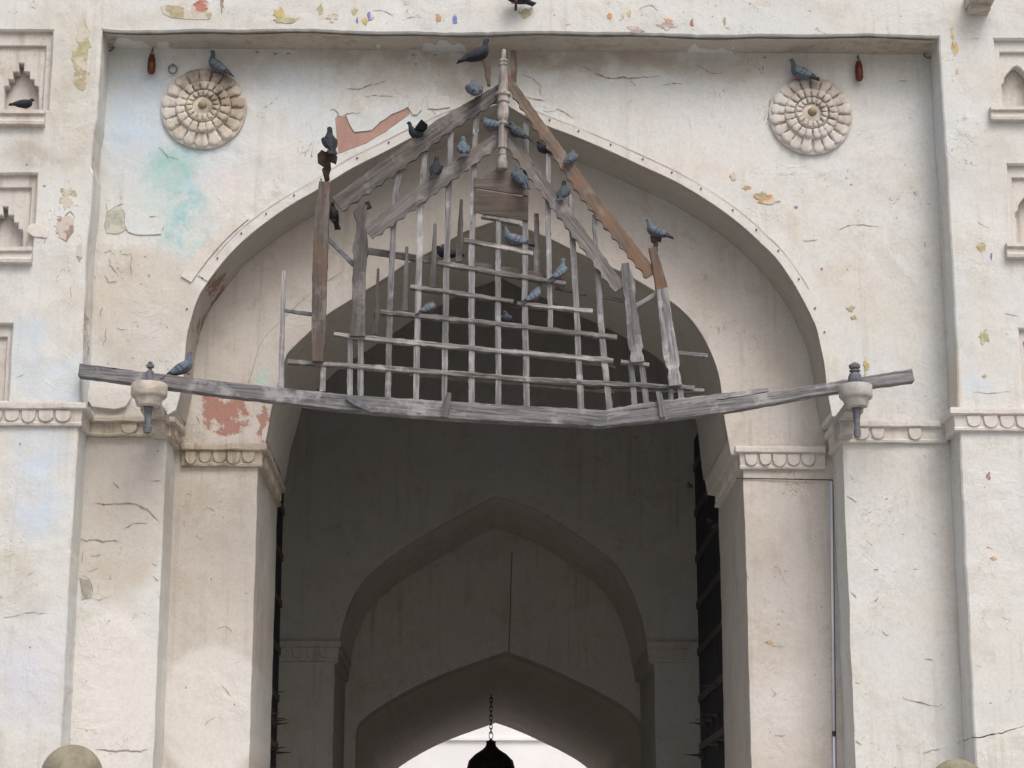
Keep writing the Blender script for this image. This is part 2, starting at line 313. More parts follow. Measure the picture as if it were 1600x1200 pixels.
# ------------------------------------------------------------------ polygon slabs
def rough(pts, step=.07, amp=.006, closed=True, seed=0.):
    out = []; n = len(pts)
    for i in range(n if closed else n-1):
        a = Vector(pts[i]); b = Vector(pts[(i+1) % n]); L = (b-a).length
        k = max(1, int(L/step)); nr = Vector((-(b-a).y, (b-a).x)).normalized() if L > 0 else Vector((0, 0))
        for j in range(k):
            q = a.lerp(b, j/k)
            d = 0. if j == 0 else amp*(noise.noise(Vector((q.x*2.3+seed, q.y*2.3, seed)))*1.6+noise.noise(Vector((q.x*11, q.y*11+seed, 3.)))*.8)
            out.append((q.x+nr.x*d, q.y+nr.y*d))
    if not closed: out.append(tuple(pts[-1]))
    return out
def area(p): return sum(p[i][0]*p[(i+1) % len(p)][1]-p[(i+1) % len(p)][0]*p[i][1] for i in range(len(p)))/2
def inset(p, c, sgn):
    n = len(p); o = []
    for i in range(n):
        a = Vector(p[i-1]); b = Vector(p[i]); d = Vector(p[(i+1) % n])
        u = (b-a).normalized(); v = (d-b).normalized(); t = (u+v)
        if t.length < 1e-5: t = u
        t.normalize(); nr = Vector((-t.y, t.x)); k = max(.5, t.dot(u)); o.append((b.x+nr.x*c*sgn/k, b.y+nr.y*c*sgn/k))
    return o
def slab(name, outer, holes, y0, y1, mat, parent=None, cham=.012, back=False, **k):
    """solid sheet in the xz plane from y0 (front) to y1, outline and holes in (x,z), worn front edges"""
    if area(outer) < 0: outer = outer[::-1]
    hs_ = [h if area(h) < 0 else h[::-1] for h in holes]
    loops = [outer]+hs_
    ins = [inset(l, cham, 1) for l in loops]
    v = []; f = []; idx = []
    for l in ins:
        idx += list(range(len(v), len(v)+len(l))); v += [(a, y0, b) for a, b in l]
    tris = tessellate_polygon([[Vector((a, b, 0)) for a, b in l] for l in ins])
    f += [tuple(idx[i] for i in t) for t in tris]
    base = len(v); bases = []
    o = 0
    for l, li in zip(loops, ins):
        b1 = len(v); v += [(a, y0+cham, b) for a, b in l]; b2 = len(v); v += [(a, y1, b) for a, b in l]; n = len(l)
        for i in range(n):
            j = (i+1) % n
            f.append((o+i, o+j, b1+j, b1+i)); f.append((b1+i, b1+j, b2+j, b2+i))
        o += n; bases.append(b2)
    if back:
        ii = []
        for b2, l in zip(bases, loops): ii += list(range(b2, b2+len(l)))
        tb = tessellate_polygon([[Vector((a, b, 0)) for a, b in l] for l in loops]); f += [tuple(ii[i] for i in t) for t in tb]
    return obj(name, v, f, mat, parent, **k)
def smoothline(pts, sub=6):
    out = []; n = len(pts)
    for i in range(n-1):
        p0 = Vector(pts[max(0, i-1)]); p1 = Vector(pts[i]); p2 = Vector(pts[i+1]); p3 = Vector(pts[min(n-1, i+2)])
        for j in range(sub):
            t = j/sub
            q = .5*((2*p1)+(p2-p0)*t+(2*p0-5*p1+4*p2-p3)*t*t+(3*p1-p0-3*p2+p3)*t**3); out.append(tuple(q))
    out.append(tuple(pts[-1])); return out

# ================================================================== SETTING
g = MB(); g.add([(-120, -120, 0), (120, -120, 0), (120, 160, 0), (-120, 160, 0)], [(0, 1, 2, 3)])
g.build('ground', M_ground, kind='structure')
g = MB(); g.add([(-13.9, 23.6, .004), (13.9, 23.6, .004), (13.9, 45.9, .004), (-13.9, 45.9, .004)], [(0, 1, 2, 3)])  # unseen pale sheet, added to bounce light up into the passage vault
g.build('courtyard_bounce_sheet', simple('pale_bounce_sheet', (.62, .58, .53), (.55, .51, .47), .5), kind='structure')

# ================================================================== GATEHOUSE
GH = empty('gatehouse', (0, 0, 0), 'whitewashed gatehouse facade with a tall pointed archway, flaking limewash and stucco medallions', 'gatehouse')

# ---- front wall with panel opening and small niches
XL, XR, ZT = -4.27, 4.555, 10.515
def rect(a, b, c, d, y): # pixel rectangle on plane y
    p = P(a, b, y); q = P(c, d, y); return [(p.x, q.z), (q.x, q.z), (q.x, p.z), (p.x, p.z)]
niches = []   # (outer px rect, inner px rect, arch px list, sill px rect)
def stepped(cx, top, base, s=1.):
    r = [(4, 0), (4, 13), (13, 14), (13, 25), (20, 26), (20, 35), (27, 37), (27, 999)]
    pts = []
    for dx, dy in r: pts.append((cx+dx*s, base if dy == 999 else top+dy*s))
    return pts+[(2*cx-a, b) for a, b in pts[::-1]]
def foil(cx, top, base, s=1.):
    r = [(0, 0), (6, 3), (10, 8), (15, 13), (19, 20), (19, 26), (23, 30), (24, 36), (22, 40), (22, 999)]
    pts = [(cx+dx*s, base if dy == 999 else top+dy*s) for dx, dy in r]
    return pts+[(2*cx-a, b) for a, b in pts[:0:-1]]
niches.append(((-15, 47, 75, 172), (-4, 68, 64, 172), stepped(30, 93, 170), (-22, 172, 69, 196)))
niches.append(((-40, 271, 51, 386), (-29, 290, 41, 386), stepped(5, 318, 384), (-46, 386, 49, 412)))
niches.append(((-78, 506, 12, 626), (-66, 524, 3, 626), stepped(-32, 548, 624), None))
niches.append(((1553, 61, 1629, 168), (1564, 78, 1618, 168), foil(1592, 97, 166), (1547, 167, 1640, 189)))
niches.append(((1574, 257, 1654, 380), (1583, 275, 1645, 380), foil(1615, 296, 378, 1.05), (1572, 380, 1662, 404)))
niches.append(((1592, 514, 1676, 632), (1601, 532, 1667, 632), foil(1634, 556, 630, 1.1), None))
holes = [rough(rect(*n[0], 0.), .08, .004) for n in niches]
left_edge = [(XL, 0.), (XL-.02, 5.), (XL, 6.3), (XL, 7.0), (XL-.015, 7.5), (XL-.02, 8.2), (XL+.005, 8.6), (XL+.005, 8.93), (XL-.02, 9.0), (XL-.015, 9.35), (XL+.01, 9.5), (XL+.02, ZT)]
right_edge = [(XR+.02, ZT), (XR+.025, 9), (XR+.02, 7.2), (XR-.01, 5.), (XR-.03, 0.)]
lint = [(x, ZT+.012*math.sin(x*2.1)+.008*math.sin(x*5.3)) for x in [XL+.02+(XR-XL)*i/24 for i in range(25)]]
outl = [(-9, 0), *rough(left_edge, .06, .006, False, 1.), *rough(lint, .06, .008, False, 5.)[1:-1], *rough(right_edge, .06, .006, False, 2.), (9, 0), (9, 14), (-9, 14)]
slab('front_wall', outl, holes, 0., .45, M_front, GH, .016)
for k, (o_, i_, ar, sl) in enumerate(niches):
    nf = slab('niche', rect(o_[0]-2, o_[1]-2, o_[2]+2, o_[3]+2, .0), [rough(rect(*i_, .0), .08, .003)], .06, .12, M_cream if k > 2 else M_cornice, GH, .008)
    slab('niche_panel', rect(i_[0]-2, i_[1]-2, i_[2]+2, i_[3]+2, .0), [PX(ar, .0)], .10, .22, M_cream if k > 2 else M_cornice, nf, .01)
    q = rect(*i_, 0.); b = MB(); b.add([(q[0][0]-.1, .23, q[0][1]-.1), (q[1][0]+.1, .23, q[1][1]-.1), (q[2][0]+.1, .23, q[2][1]+.1), (q[3][0]-.1, .23, q[3][1]+.1)], [(0, 1, 2, 3)])
    b.build('niche_back', M_cornice, nf)
    if sl:
        q = rect(*sl, -.05); z0 = q[0][1]; z1 = q[2][1]; h = z1-z0
        b = MB(); x0, x1 = q[0][0], q[1][0]
        prof = [(-.075, z1), (-.08, z1-.25*h), (-.05, z1-.33*h), (-.055, z1-.62*h), (-.075, z1-.75*h), (-.07, z0+.05*h), (-.02, z0), (.02, z0), (.09, z1)]
        v = []; n = 14
        for i in range(n+1):
            x = x0+(x1-x0)*i/n
            for (yy, zz) in prof: v.append((x, yy+.004*noise.noise(Vector((x*9, zz*9, k))), zz+.004*noise.noise(Vector((x*9, zz*5, k+3)))))
        m = len(prof); f = [(i*m+j, i*m+(j+1) % m, (i+1)*m+(j+1) % m, (i+1)*m+j) for i in range(n) for j in range(m)]+[tuple(range(m)), tuple(range(n*m, n*m+m))]
        b.add(v, f); b.build('sill', M_cornice, nf)

v = []; f = []; n = 60
for i in range(n+1):
    x = XL+.03+(XR-XL-.04)*i/n
    for j, yy in enumerate((.03, .17, .31, .449)): v.append((x, yy, ZT-.006-.012*abs(noise.noise(Vector((x*2.3, yy*3, 1.))))+(.012*math.sin(x*2.1)+.008*math.sin(x*5.3))*(1-j/3.)-.016*(j == 0)))
for i in range(n):
    for j in range(3): f.append((i*4+j, i*4+j+1, i*4+j+5, i*4+j+4))
obj('lintel_soffit', v, f, M_lint, GH, True)
# ---- arched wall (outer arch)
A1L = [(275, 640), (285, 600), (288, 565), (292, 525), (300, 493), (310, 464), (325, 440), (348, 410), (376, 380), (412, 350), (455, 320), (495, 297), (550, 263), (600, 238), (650, 212), (700, 190), (745, 174), (785, 160)]
A1R = [(785, 160), (820, 181), (855, 197), (900, 214), (950, 235), (1000, 258), (1060, 286), (1117, 321), (1157, 351), (1190, 381), (1214, 405), (1239, 441), (1258, 475), (1268, 495), (1276, 514), (1283, 545), (1288, 570), (1292, 605), (1300, 650)]
A2L = [(412, 705), (417, 680), (425, 635), (434, 602), (445, 563), (452, 549), (486, 516), (512, 491), (547, 469), (607, 431), (630, 415), (665, 397), (690, 383), (727, 362), (767, 348), (790, 340)]
A2R = [(790, 340), (820, 356), (860, 373), (900, 393), (945, 413), (992, 436), (1047, 470), (1075, 494), (1095, 520), (1110, 549), (1120, 575), (1126, 602), (1131, 647), (1136, 677), (1142, 710)]
def arch(l, r, y):
    return smoothline(PX(l, y), 4)+smoothline(PX(r, y), 4)[1:]
a1 = arch(A1L, A1R, .45); a2 = arch(A2L, A2R, 1.1)
def archwall(name, x0, x1, zt, jl, jr, a, y0, y1, mat, parent, **k):
    zc = min(a[0][1], a[-1][1])-.02
    pts = [(x0, -.05), (x0, zt), (x1, zt), (x1, -.05), *rough([(jr, -.05), (jr, zc)], .09, .006, False, 3.), *rough(a[::-1], .06, .004, False, 7.), *rough([(jl, zc), (jl, -.05)], .09, .006, False, 4.)]
    return slab(name, pts, [], y0, y1, mat, parent, .004, **k)
archwall('arch_wall', -4.6, 4.9, 11.6, -3.46, 3.455, a1, .452, 1.12, M_arch, GH)
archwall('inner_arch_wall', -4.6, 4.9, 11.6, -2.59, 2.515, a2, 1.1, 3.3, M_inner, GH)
# soffit linings, 4 mm inside the cut, so the dirty undersides have their own finish
def lining(name, a, y0, y1, off, mat, parent, zmin):
    pts = [p for p in a if p[1] > zmin]; cx = sum(p[0] for p in pts)/len(pts)
    v = []; f = []; ny = 5
    ins = []
    for i, p in enumerate(pts):
        q = Vector(pts[min(i+1, len(pts)-1)])-Vector(pts[max(i-1, 0)]); q.normalize(); ins.append((p[0]+q.y*off, p[1]-q.x*off))
    for j in range(ny+1):
        y = y0+(y1-y0)*j/ny
        for i, (x, z) in enumerate(ins):
            d = .018*noise.noise(Vector((x*1.2, y*1.4, z*1.2)))+.008*noise.noise(Vector((x*4, y*4, z*4)))
            d = -abs(d) if j else 0.
            n = Vector((x-pts[i][0], z-pts[i][1])).normalized(); v.append((x-n.x*d*1., y, z-n.y*d))
    m = len(ins)
    for j in range(ny):
        for i in range(m-1): f.append((j*m+i, j*m+i+1, (j+1)*m+i+1, (j+1)*m+i))
    return obj(name, v, f, mat, parent, True)
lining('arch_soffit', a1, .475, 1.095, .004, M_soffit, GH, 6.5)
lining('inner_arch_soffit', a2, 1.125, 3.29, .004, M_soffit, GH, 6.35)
# archivolts: thin raised bands along both arches
def band(name, a, y, w0, w1, t, mat, parent, i0=0, i1=None):
    pts = a[i0:i1]; o1 = []; o2 = []
    for i, p in enumerate(pts):
        q = Vector(pts[min(i+1, len(pts)-1)])-Vector(pts[max(i-1, 0)]); q.normalize()
        j = 1+.10*noise.noise(Vector((p[0]*1.6, p[1]*1.6, 2.)))
        o1.append((p[0]-q.y*w0, p[1]+q.x*w0)); o2.append((p[0]-q.y*w1*j, p[1]+q.x*w1*j))
    v = []; n = len(pts)
    for l, yy in ((o1, y-t), (o2, y-t), (o2, y+.005), (o1, y+.005)): v += [(x, yy, z) for x, z in l]
    f = []
    for i in range(n-1):
        for s in range(4):
            e = (s+1) % 4; f.append((s*n+i, s*n+i+1, e*n+i+1, e*n+i))
    f += [(0, n, 2*n, 3*n), (n-1, 2*n-1, 3*n-1, 4*n-1)]
    return obj(name, v, f, mat, parent)
na = len(a1)
M_band = plaster('limewash_band', (.62, .60, .57), (.61, .61, .61), (.60, .55, .50), dirt_amt=.35, chips=.5)
band('archivolt', a1, .45, .001, .125, .010, M_band, GH, 24, na-3)
nl = MB(); acc = 0.
for i in range(12, na-12):
    d_ = Vector(a1[i+1])-Vector(a1[i]); acc += d_.length
    if acc > .30+.1*noise.noise(Vector((i*1.3, 0, 0))):
        acc = 0.; q = d_.normalized(); yy = .436 if 28 <= i < na-14 else .449; c = (a1[i][0]-q.y*.07, yy, a1[i][1]+q.x*.07)
        nl.tube((c[0], yy+.004, c[2]), (c[0], yy-.012, c[2]), .011, .009, 6)
nl.build('nail_heads', M_ring, GH, kind='stuff')
def groove(a, w, i0, i1, y=.45, wid=.010):
    pts = a[i0:i1]; v = []
    for i, p in enumerate(pts):
        q = Vector(pts[min(i+1, len(pts)-1)])-Vector(pts[max(i-1, 0)]); q.normalize()
        j = 1+.10*noise.noise(Vector((p[0]*1.6, p[1]*1.6, 2.))); u = wid*(.6+.5*noise.noise(Vector((p[0]*3, p[1]*3, 5.)))*1.4)
        for ww in (w*j, w*j+u): v.append((p[0]-q.y*ww, y-.003, p[1]+q.x*ww))
    return obj('archivolt_joint', v, [(2*i, 2*i+1, 2*i+3, 2*i+2) for i in range(len(pts)-1)], M_crack, GH)
groove(a1, .100, 28, na-26, .4385, .007)
groove(a2, .30, 10, 34, 1.1, .007)
band('archivolt', a1, .45, .140, .27, .018, M_cream, GH, 22, 36)

# ---- moulded cornices with lotus petals
def tongue(w, h, t, pointed=.0):
    pts = [(-w/2, 0)]
    for k in range(9):
        a = math.pi*k/8; x = -w/2*math.cos(a); z = -h*(.35+.65*math.sin(a)**(.8+pointed)); pts.append((x, z))
    pts.append((w/2, 0))
    n = len(pts); v = [(x, -t, z) for x, z in inset(pts, .008, -1 if area(pts) < 0 else 1)]+[(x, -t*.45, z) for x, z in pts]+[(x, .005, z) for x, z in pts]
    f = [tuple(range(n))]
    for s in (0, n): f += [(s+i, s+(i+1) % n, s+n+(i+1) % n, s+n+i) for i in range(n)]
    return v, f
tg_mesh = {}
def petal(parent, loc, rz, w, h, t, name='petal', mat=None):
    key = (round(w, 3), round(h, 3), round(t, 3), mat.name if mat else '')
    if key not in tg_mesh:
        v, f = tongue(w, h, t); tg_mesh[key] = mesh('petal', v, f, mat or M_cornice)
    o = bpy.data.objects.new(name, tg_mesh[key]); o.location = loc; o.rotation_euler = (R_(random.uniform(-3, 3)), R_(random.uniform(-5, 5)), rz)
    s = random.uniform(.9, 1.08); o.scale = (s, random.uniform(.8, 1.1), random.uniform(.88, 1.08)); link(o, parent)
def cornice(path, zt, zb, segs, parent, mat, erode=.0, pj=.085):
    """path of (x,y) wall corners, front side to the right hand of travel reversed: normals given by turning left->front"""
    H = zt-zb; k = pj
    prof = [(-.02, zt+.01), (k*.95, zt), (k, zt-.02), (k, zt-.26*H), (k*.8, zt-.31*H), (k*.5, zt-.33*H), (k*.42, zt-.80*H), (k*.55, zb+.13*H), (k*.5, zb+.03*H), (k*.2, zb), (-.02, zb)]
    pts = []
    # densify
    dense = []
    nrm = []
    for i in range(len(path)-1):
        a = Vector(path[i]); b = Vector(path[i+1]); d = (b-a).normalized(); nr = Vector((d.y, -d.x))
        n = max(1, int((b-a).length/.07))
        for j in range(n+1):
            if j == n and i < len(path)-2: continue
            if j == 0 and i > 0:
                c = Vector(path[i-1]); e = (a-c).normalized(); n0 = Vector((e.y, -e.x)); m = (n0+nr); m = m/(m.dot(nr)); nrm.append(m)
            else: nrm.append(nr)
            dense.append(a.lerp(b, j/n))
    v = []; m = len(prof)
    for q, nr in zip(dense, nrm):
        for (o_, z) in prof:
            e = erode*noise.noise(Vector((q.x*6, q.y*6, z*6)))+.004*noise.noise(Vector((q.x*15, q.y*15, z*15)))
            v.append((q.x+nr.x*(o_+e*(o_ > 0)), q.y+nr.y*(o_+e*(o_ > 0)), z+.6*e))
    n = len(dense)
    f = [(i*m+j, i*m+j+1, (i+1)*m+j+1, (i+1)*m+j) for i in range(n-1) for j in range(m-1)]+[tuple(range(m)), tuple(range((n-1)*m, n*m))]
    c = obj('cornice', v, f, mat, parent)
    for (i, ts, w_) in segs:
        a = Vector(path[i]); b = Vector(path[i+1]); d = (b-a).normalized(); nr = Vector((d.y, -d.x))
        for t in ts:
            q = a+d*t+nr*(k*.44); petal(c, (q.x, q.y, zt-.31*H), math.atan2(d.y, d.x), w_, H*.58, .026, mat=mat)
    return c
def ts(a, b, s): 
    n = int((b-a)/s); return [a+s*(i+.5)+(b-a-n*s)/2 for i in range(n)]
cornice([(-6.2, 0.), (-4.28, 0.), (-4.28, .40)], 6.47, 6.235, [(0, ts(.1, 1.92, .17), .148)], GH, M_cornice, .009)
cornice([(4.545, .40), (4.545, 0.), (6.6, 0.)], 6.46, 6.225, [(1, ts(.0, 2.0, .17), .148)], GH, M_cream, .006)
cornice([(-4.26, .45), (-3.46, .45), (-3.46, 1.03)], 6.44, 6.23, [(0, [.42, .72], .17), (1, [.2, .42], .15)], GH, M_cornice_worn, .020, .10)
cornice([(3.455, 1.03), (3.455, .45), (4.53, .45)], 6.43, 6.20, [(0, [.2, .42], .15), (1, [.06, .19, .36, .74], .15)], GH, M_cream, .009, .085)
cornice([(-3.39, 1.1), (-2.59, 1.1), (-2.59, 3.28)], 6.30, 6.06, [(0, [.10, .25, .40, .55, .70], .14), (1, ts(.1, 2.1, .17), .15)], GH, M_cornice_worn, .014, .09)
cornice([(2.515, 3.28), (2.515, 1.1), (3.38, 1.1)], 6.30, 6.06, [(1, [.08, .23, .38, .53, .68], .14), (0, ts(.1, 2.1, .17), .15)], GH, M_cream, .010, .085)

# ---- stucco medallions: lotus discs
def pad_mesh(wi, wo, l, h, nm, mat):
    """one carved petal: narrow inner end, rounded outer end, face tilting back outwards"""
    base = [(-wi/2, -l/2), (-wi*.52, -l*.1), (-wo/2, l*.18), (-wo*.40, l*.38), (-wo*.17, l*.5), (wo*.17, l*.5), (wo*.40, l*.38), (wo/2, l*.18), (wi*.52, -l*.1), (wi/2, -l/2)]
    n = len(base); v = []; f = []
    for s_, t in ((1., 0.), (.95, .62), (.80, .92), (.45, 1.)):
        for x, z in base: v.append((x*s_, -h*t*(1-.38*(z*s_/l+.5)), z*s_))
    v.append((0, -h*.84, 0))
    for i in range(3):
        for k in range(n): f.append((i*n+k, i*n+(k+1) % n, (i+1)*n+(k+1) % n, (i+1)*n+k))
    for k in range(n): f.append((3*n+k, 3*n+(k+1) % n, 4*n))
    return mesh(nm, v, f, mat, True)
def medallion(px, py, lab, n1, mat, rad=.455):
    c = P(px, py, .45); mb = MB()
    prof = [(rad, 0.), (rad*1.0, -.03), (rad*.97, -.04), (rad*.66, -.045), (rad*.64, -.085), (rad*.60, -.09), (rad*.42, -.075), (rad*.38, -.12), (rad*.22, -.11), (rad*.16, -.13), (0.001, -.13)]
    n = 48; v = []
    for r, d in prof:
        for k in range(n):
            a = 2*math.pi*k/n; rj = r*(1+.012*noise.noise(Vector((math.cos(a)*2, math.sin(a)*2, px))))
            v.append((c.x+rj*math.cos(a), c.y+d, c.z+rj*math.sin(a)))
    f = [(i*n+k, i*n+(k+1) % n, (i+1)*n+(k+1) % n, (i+1)*n+k) for i in range(len(prof)-1) for k in range(n)]
    m = obj('medallion', v, f, mat, GH, True, label=lab); auto(m, 50)
    outer = pad_mesh(.098*18/n1, .150*18/n1, .165, .050, 'petal', mat); mid = pad_mesh(.066*18/n1, .098*18/n1, .105, .042, 'petal', mat); inn = pad_mesh(.036, .056, .065, .032, 'petal', mat)
    for me, cnt, r, d, nm in ((outer, n1, rad*.80, -.036, 'petal'), (mid, n1, rad*.53, -.086, 'petal'), (inn, 16, rad*.31, -.118, 'petal')):
        for k in range(cnt):
            a = 2*math.pi*(k+.5*(nm == 'petal'))/cnt+random.uniform(-.02, .02)
            o = bpy.data.objects.new(nm, me); o.location = (c.x+r*math.cos(a), c.y+d, c.z+r*math.sin(a))
            o.rotation_euler = (R_(random.uniform(-4, 4)), -a+math.pi/2, 0); s = random.uniform(.88, 1.08); o.scale = (s, random.uniform(.75, 1.15), random.uniform(.9, 1.08)); link(o, m)
    b = MB(); b.v = []; 
    prof = [(.05, 0), (.05, -.02), (.035, -.045), (.012, -.06)]
    v = [(c.x+r*math.cos(2*math.pi*k/12), c.y-.11+d, c.z+r*math.sin(2*math.pi*k/12)) for r, d in prof for k in range(12)]
    f = [(i*12+k, i*12+(k+1) % 12, (i+1)*12+(k+1) % 12, (i+1)*12+k) for i in range(3) for k in range(12)]+[tuple(range(36, 48))]
    obj('boss', v, f, M_boss, m, True)
M_boss = simple('mossy_boss', (.30, .25, .15), (.20, .165, .11), 14.)
def medal_mat(nm, px, py, base, amt):
    return plaster(nm, base, tuple(q*1.05 for q in base), (.52, .44, .34), dirt=(.28, .21, .15), dirt_amt=.5, y=.45, chips=.2,
                   stains_shade=[(px+10, py-38, 66, 62, (.19, .145, .11), amt, .55, 1), (px+48, py+4, 26, 46, (.26, .20, .145), amt*.8, .7, 1), (px, py+4, 22, 22, (.22, .17, .12), amt, .8, 1), (px-52, py-6, 22, 40, (.62, .60, .57), .7, .8, 1)])
medallion(319, 171, 'lotus medallion at the left stained brown over its upper half', 18, medal_mat('medallion_stucco_left', 319, 171, (.61, .58, .52), .9))
medallion(1266, 182, 'cleaner white lotus medallion at the right', 20, medal_mat('medallion_stucco_right', 1266, 182, (.60, .575, .54), .55), .445)

# ---- plaster damage: lost and lifted layers with a thickness of their own, cracks, pits
def jag(pts, y, amp=.006, step=.035): return rough(PX(pts, y), step, amp, True, pts[0][0]*.1)
_np = [0]
def patch(name, pts, y, t, mat, label=None, amp=.006):
    _np[0] += 1; t = t+.0005*(_np[0] % 9)
    return slab(name, jag(pts, y, amp), [], y-t, y+.004, mat, GH, .002, label=label)
def blobpts(px, py, rx, ry, n=11, j=.28):
    s = random.random()*9
    n = 18; j = .42
    return [(px+rx*math.cos(a)*(1+j*noise.noise(Vector((math.cos(a)*1.9+s, math.sin(a)*1.9, s)))*2+.12*noise.noise(Vector((a*5, s, 1.)))*2), py+ry*math.sin(a)*(1+j*noise.noise(Vector((math.cos(a)*1.9+s, math.sin(a)*1.9, s)))*2+.12*noise.noise(Vector((a*5, s, 1.)))*2)) for a in [2*math.pi*k/n for k in range(n)]]
M_pink = simple('pink_undercoat', (.40, .255, .215), (.34, .21, .175), 5.); M_yel = paint('old_yellow_paint', (.52, .42, .14)); M_ylg = paint('old_greenish_ochre_paint', (.42, .40, .22))
M_red = paint('old_red_paint', (.42, .12, .08)); M_blu = paint('old_blue_paint', (.14, .19, .50)); M_ora = paint('old_orange_paint', (.55, .27, .09)); M_khk = paint('bare_khaki_plaster', (.40, .34, .20))
M_gry = paint('bare_grey_render', (.33, .31, .27)); M_brn = paint('bare_brown_brick', (.30, .20, .155)); M_mau = paint('mauve_undercoat', (.42, .32, .31))
patch('lost_plaster', [(524, 184), (535, 182), (541, 181), (549, 198), (554, 205), (580, 202), (593, 190), (612, 178), (637, 167), (640, 178), (628, 187), (604, 205), (572, 224), (548, 232), (529, 240), (526, 215)], .45, .003, M_pink, 'bare pink patch above the arch')
patch('lifted_plaster', [(541, 181), (552, 179), (560, 180), (575, 175), (610, 168), (636, 160), (638, 168), (612, 179), (594, 191), (581, 204), (554, 207), (548, 198)], .45, .016, M_flake)
patch('lifted_plaster', [(640, 160), (650, 150), (660, 158), (659, 172), (652, 180), (645, 180), (638, 170)], .45, .014, M_cream)
patch('lifted_plaster', [(668, 157), (682, 152), (700, 150), (703, 168), (685, 171), (669, 170)], .45, .010, M_band)
patch('lost_plaster', [(168, 330), (178, 323), (190, 322), (196, 332), (194, 346), (198, 358), (185, 366), (166, 364), (163, 350)], .45, .003, paint('bare_greenish_render', (.42, .44, .37)))
patch('lifted_plaster', [(196, 333), (205, 326), (220, 333), (236, 341), (252, 341), (256, 352), (252, 366), (235, 367), (210, 366), (200, 362), (195, 350)], .45, .008, M_flake)
patch('lifted_plaster', [(166, 316), (188, 306), (192, 318), (180, 324), (168, 331)], .45, .006, M_flake)
patch('lost_plaster', [(90, 342), (108, 336), (116, 342), (115, 362), (104, 378), (94, 372), (88, 355)], 0., .003, M_brn)
patch('lifted_plaster', [(45, 352), (52, 350), (68, 352), (76, 360), (74, 372), (52, 370), (42, 362)], 0., .012, M_cream)
patch('lost_plaster', [(120, 383), (128, 380), (129, 402), (124, 410), (119, 400)], 0., .003, M_gry)
patch('lost_plaster', [(116, 112), (128, 108), (142, 112), (138, 128), (131, 142), (120, 138), (114, 125)], 0., .003, M_khk)
patch('lost_plaster', blobpts(130, 60, 11, 30), 0., .003, M_ylg); patch('lost_plaster', blobpts(124, 92, 9, 20), 0., .003, M_ylg)
patch('lost_plaster', [(250, 10), (262, 8), (280, 9), (300, 18), (318, 15), (332, 20), (328, 30), (310, 31), (290, 30), (268, 28), (255, 22)], 0., .003, M_khk)
patch('lost_plaster', [(300, 8), (312, 0), (326, 2), (325, 14), (312, 20), (304, 28), (299, 20)], 0., .0045, M_red)
for (x, y_, rx, ry, m_) in [(437, 23, 9, 10, M_yel), (446, 32, 18, 4, M_ylg), (500, 16, 4, 9, M_ylg), (555, 18, 5, 6, M_ylg), (578, 25, 5, 7, M_blu), (570, 33, 5, 6, M_yel), (558, 32, 2, 4, M_blu),
                        (685, 27, 4, 6, M_ora), (711, 30, 4, 7, M_blu), (520, 28, 8, 6, M_ylg), (953, 25, 4, 5, M_ora), (973, 24, 3, 6, M_ylg), (983, 22, 3, 5, M_yel), (1043, 31, 6, 4, M_ora),
                        (992, 46, 11, 6, M_mau), (1042, 41, 15, 7, M_mau), (1081, 36, 3, 5, M_red), (1132, 33, 2, 6, M_ylg), (820, 22, 8, 8, M_ylg), (347, 8, 3, 10, M_crack), (1288, 52, 1, 1, M_crack),
                        (1488, 52, 3, 10, M_yel), (1492, 78, 5, 11, M_yel), (1489, 72, 2, 6, M_ora), (1495, 112, 2, 4, M_ora), (1534, 386, 7, 7, M_ylg), (1531, 389, 3, 3, M_ora), (1538, 526, 8, 10, M_ylg), (1538, 588, 3, 3, M_ylg), (1549, 400, 2, 6, M_blu),
                        (104, 312, 9, 12, M_ylg), (108, 300, 10, 6, M_khk), (90, 362, 3, 3, M_brn), (1545, 744, 4, 5, M_brn), (1553, 872, 5, 3, M_ora)]:
    patch('paint_patch', blobpts(x, y_, rx, ry), 0., .003, m_, amp=.005)
for (x, y_, rx, ry, m_) in [(1197, 311, 17, 8, M_ora), (1190, 306, 8, 6, M_khk), (1145, 276, 4, 6, M_ora), (1167, 294, 6, 3, M_ora), (1325, 420, 2, 2, M_blu), (1244, 324, 3, 2, M_blu), (1284, 420, 2, 2, M_red), (1330, 482, 6, 5, M_ylg), (1334, 496, 5, 3, M_khk),
                         (1353, 568, 4, 10, M_yel), (1351, 590, 3, 6, M_ylg), (845, 141, 2, 6, M_yel), (858, 170, 9, 4, M_flake), (760, 100, 1, 1, M_brn)]:
    patch('paint_patch', blobpts(x, y_, rx, ry), .45, .003, m_, amp=.005)
for (x, y_, rx, ry, m_) in [(1209, 1006, 5, 4, M_yel), (1201, 1004, 5, 3, M_red), (1220, 1009, 5, 3, M_blu), (330, 905, 1, 2, M_crack)]:
    patch('paint_patch', blobpts(x, y_, rx, ry), 1.1, .003, m_, amp=.005)
patch('lost_plaster', [(124, 902), (138, 906), (144, 918), (142, 933), (128, 938), (127, 920)], .45, .003, M_gry)

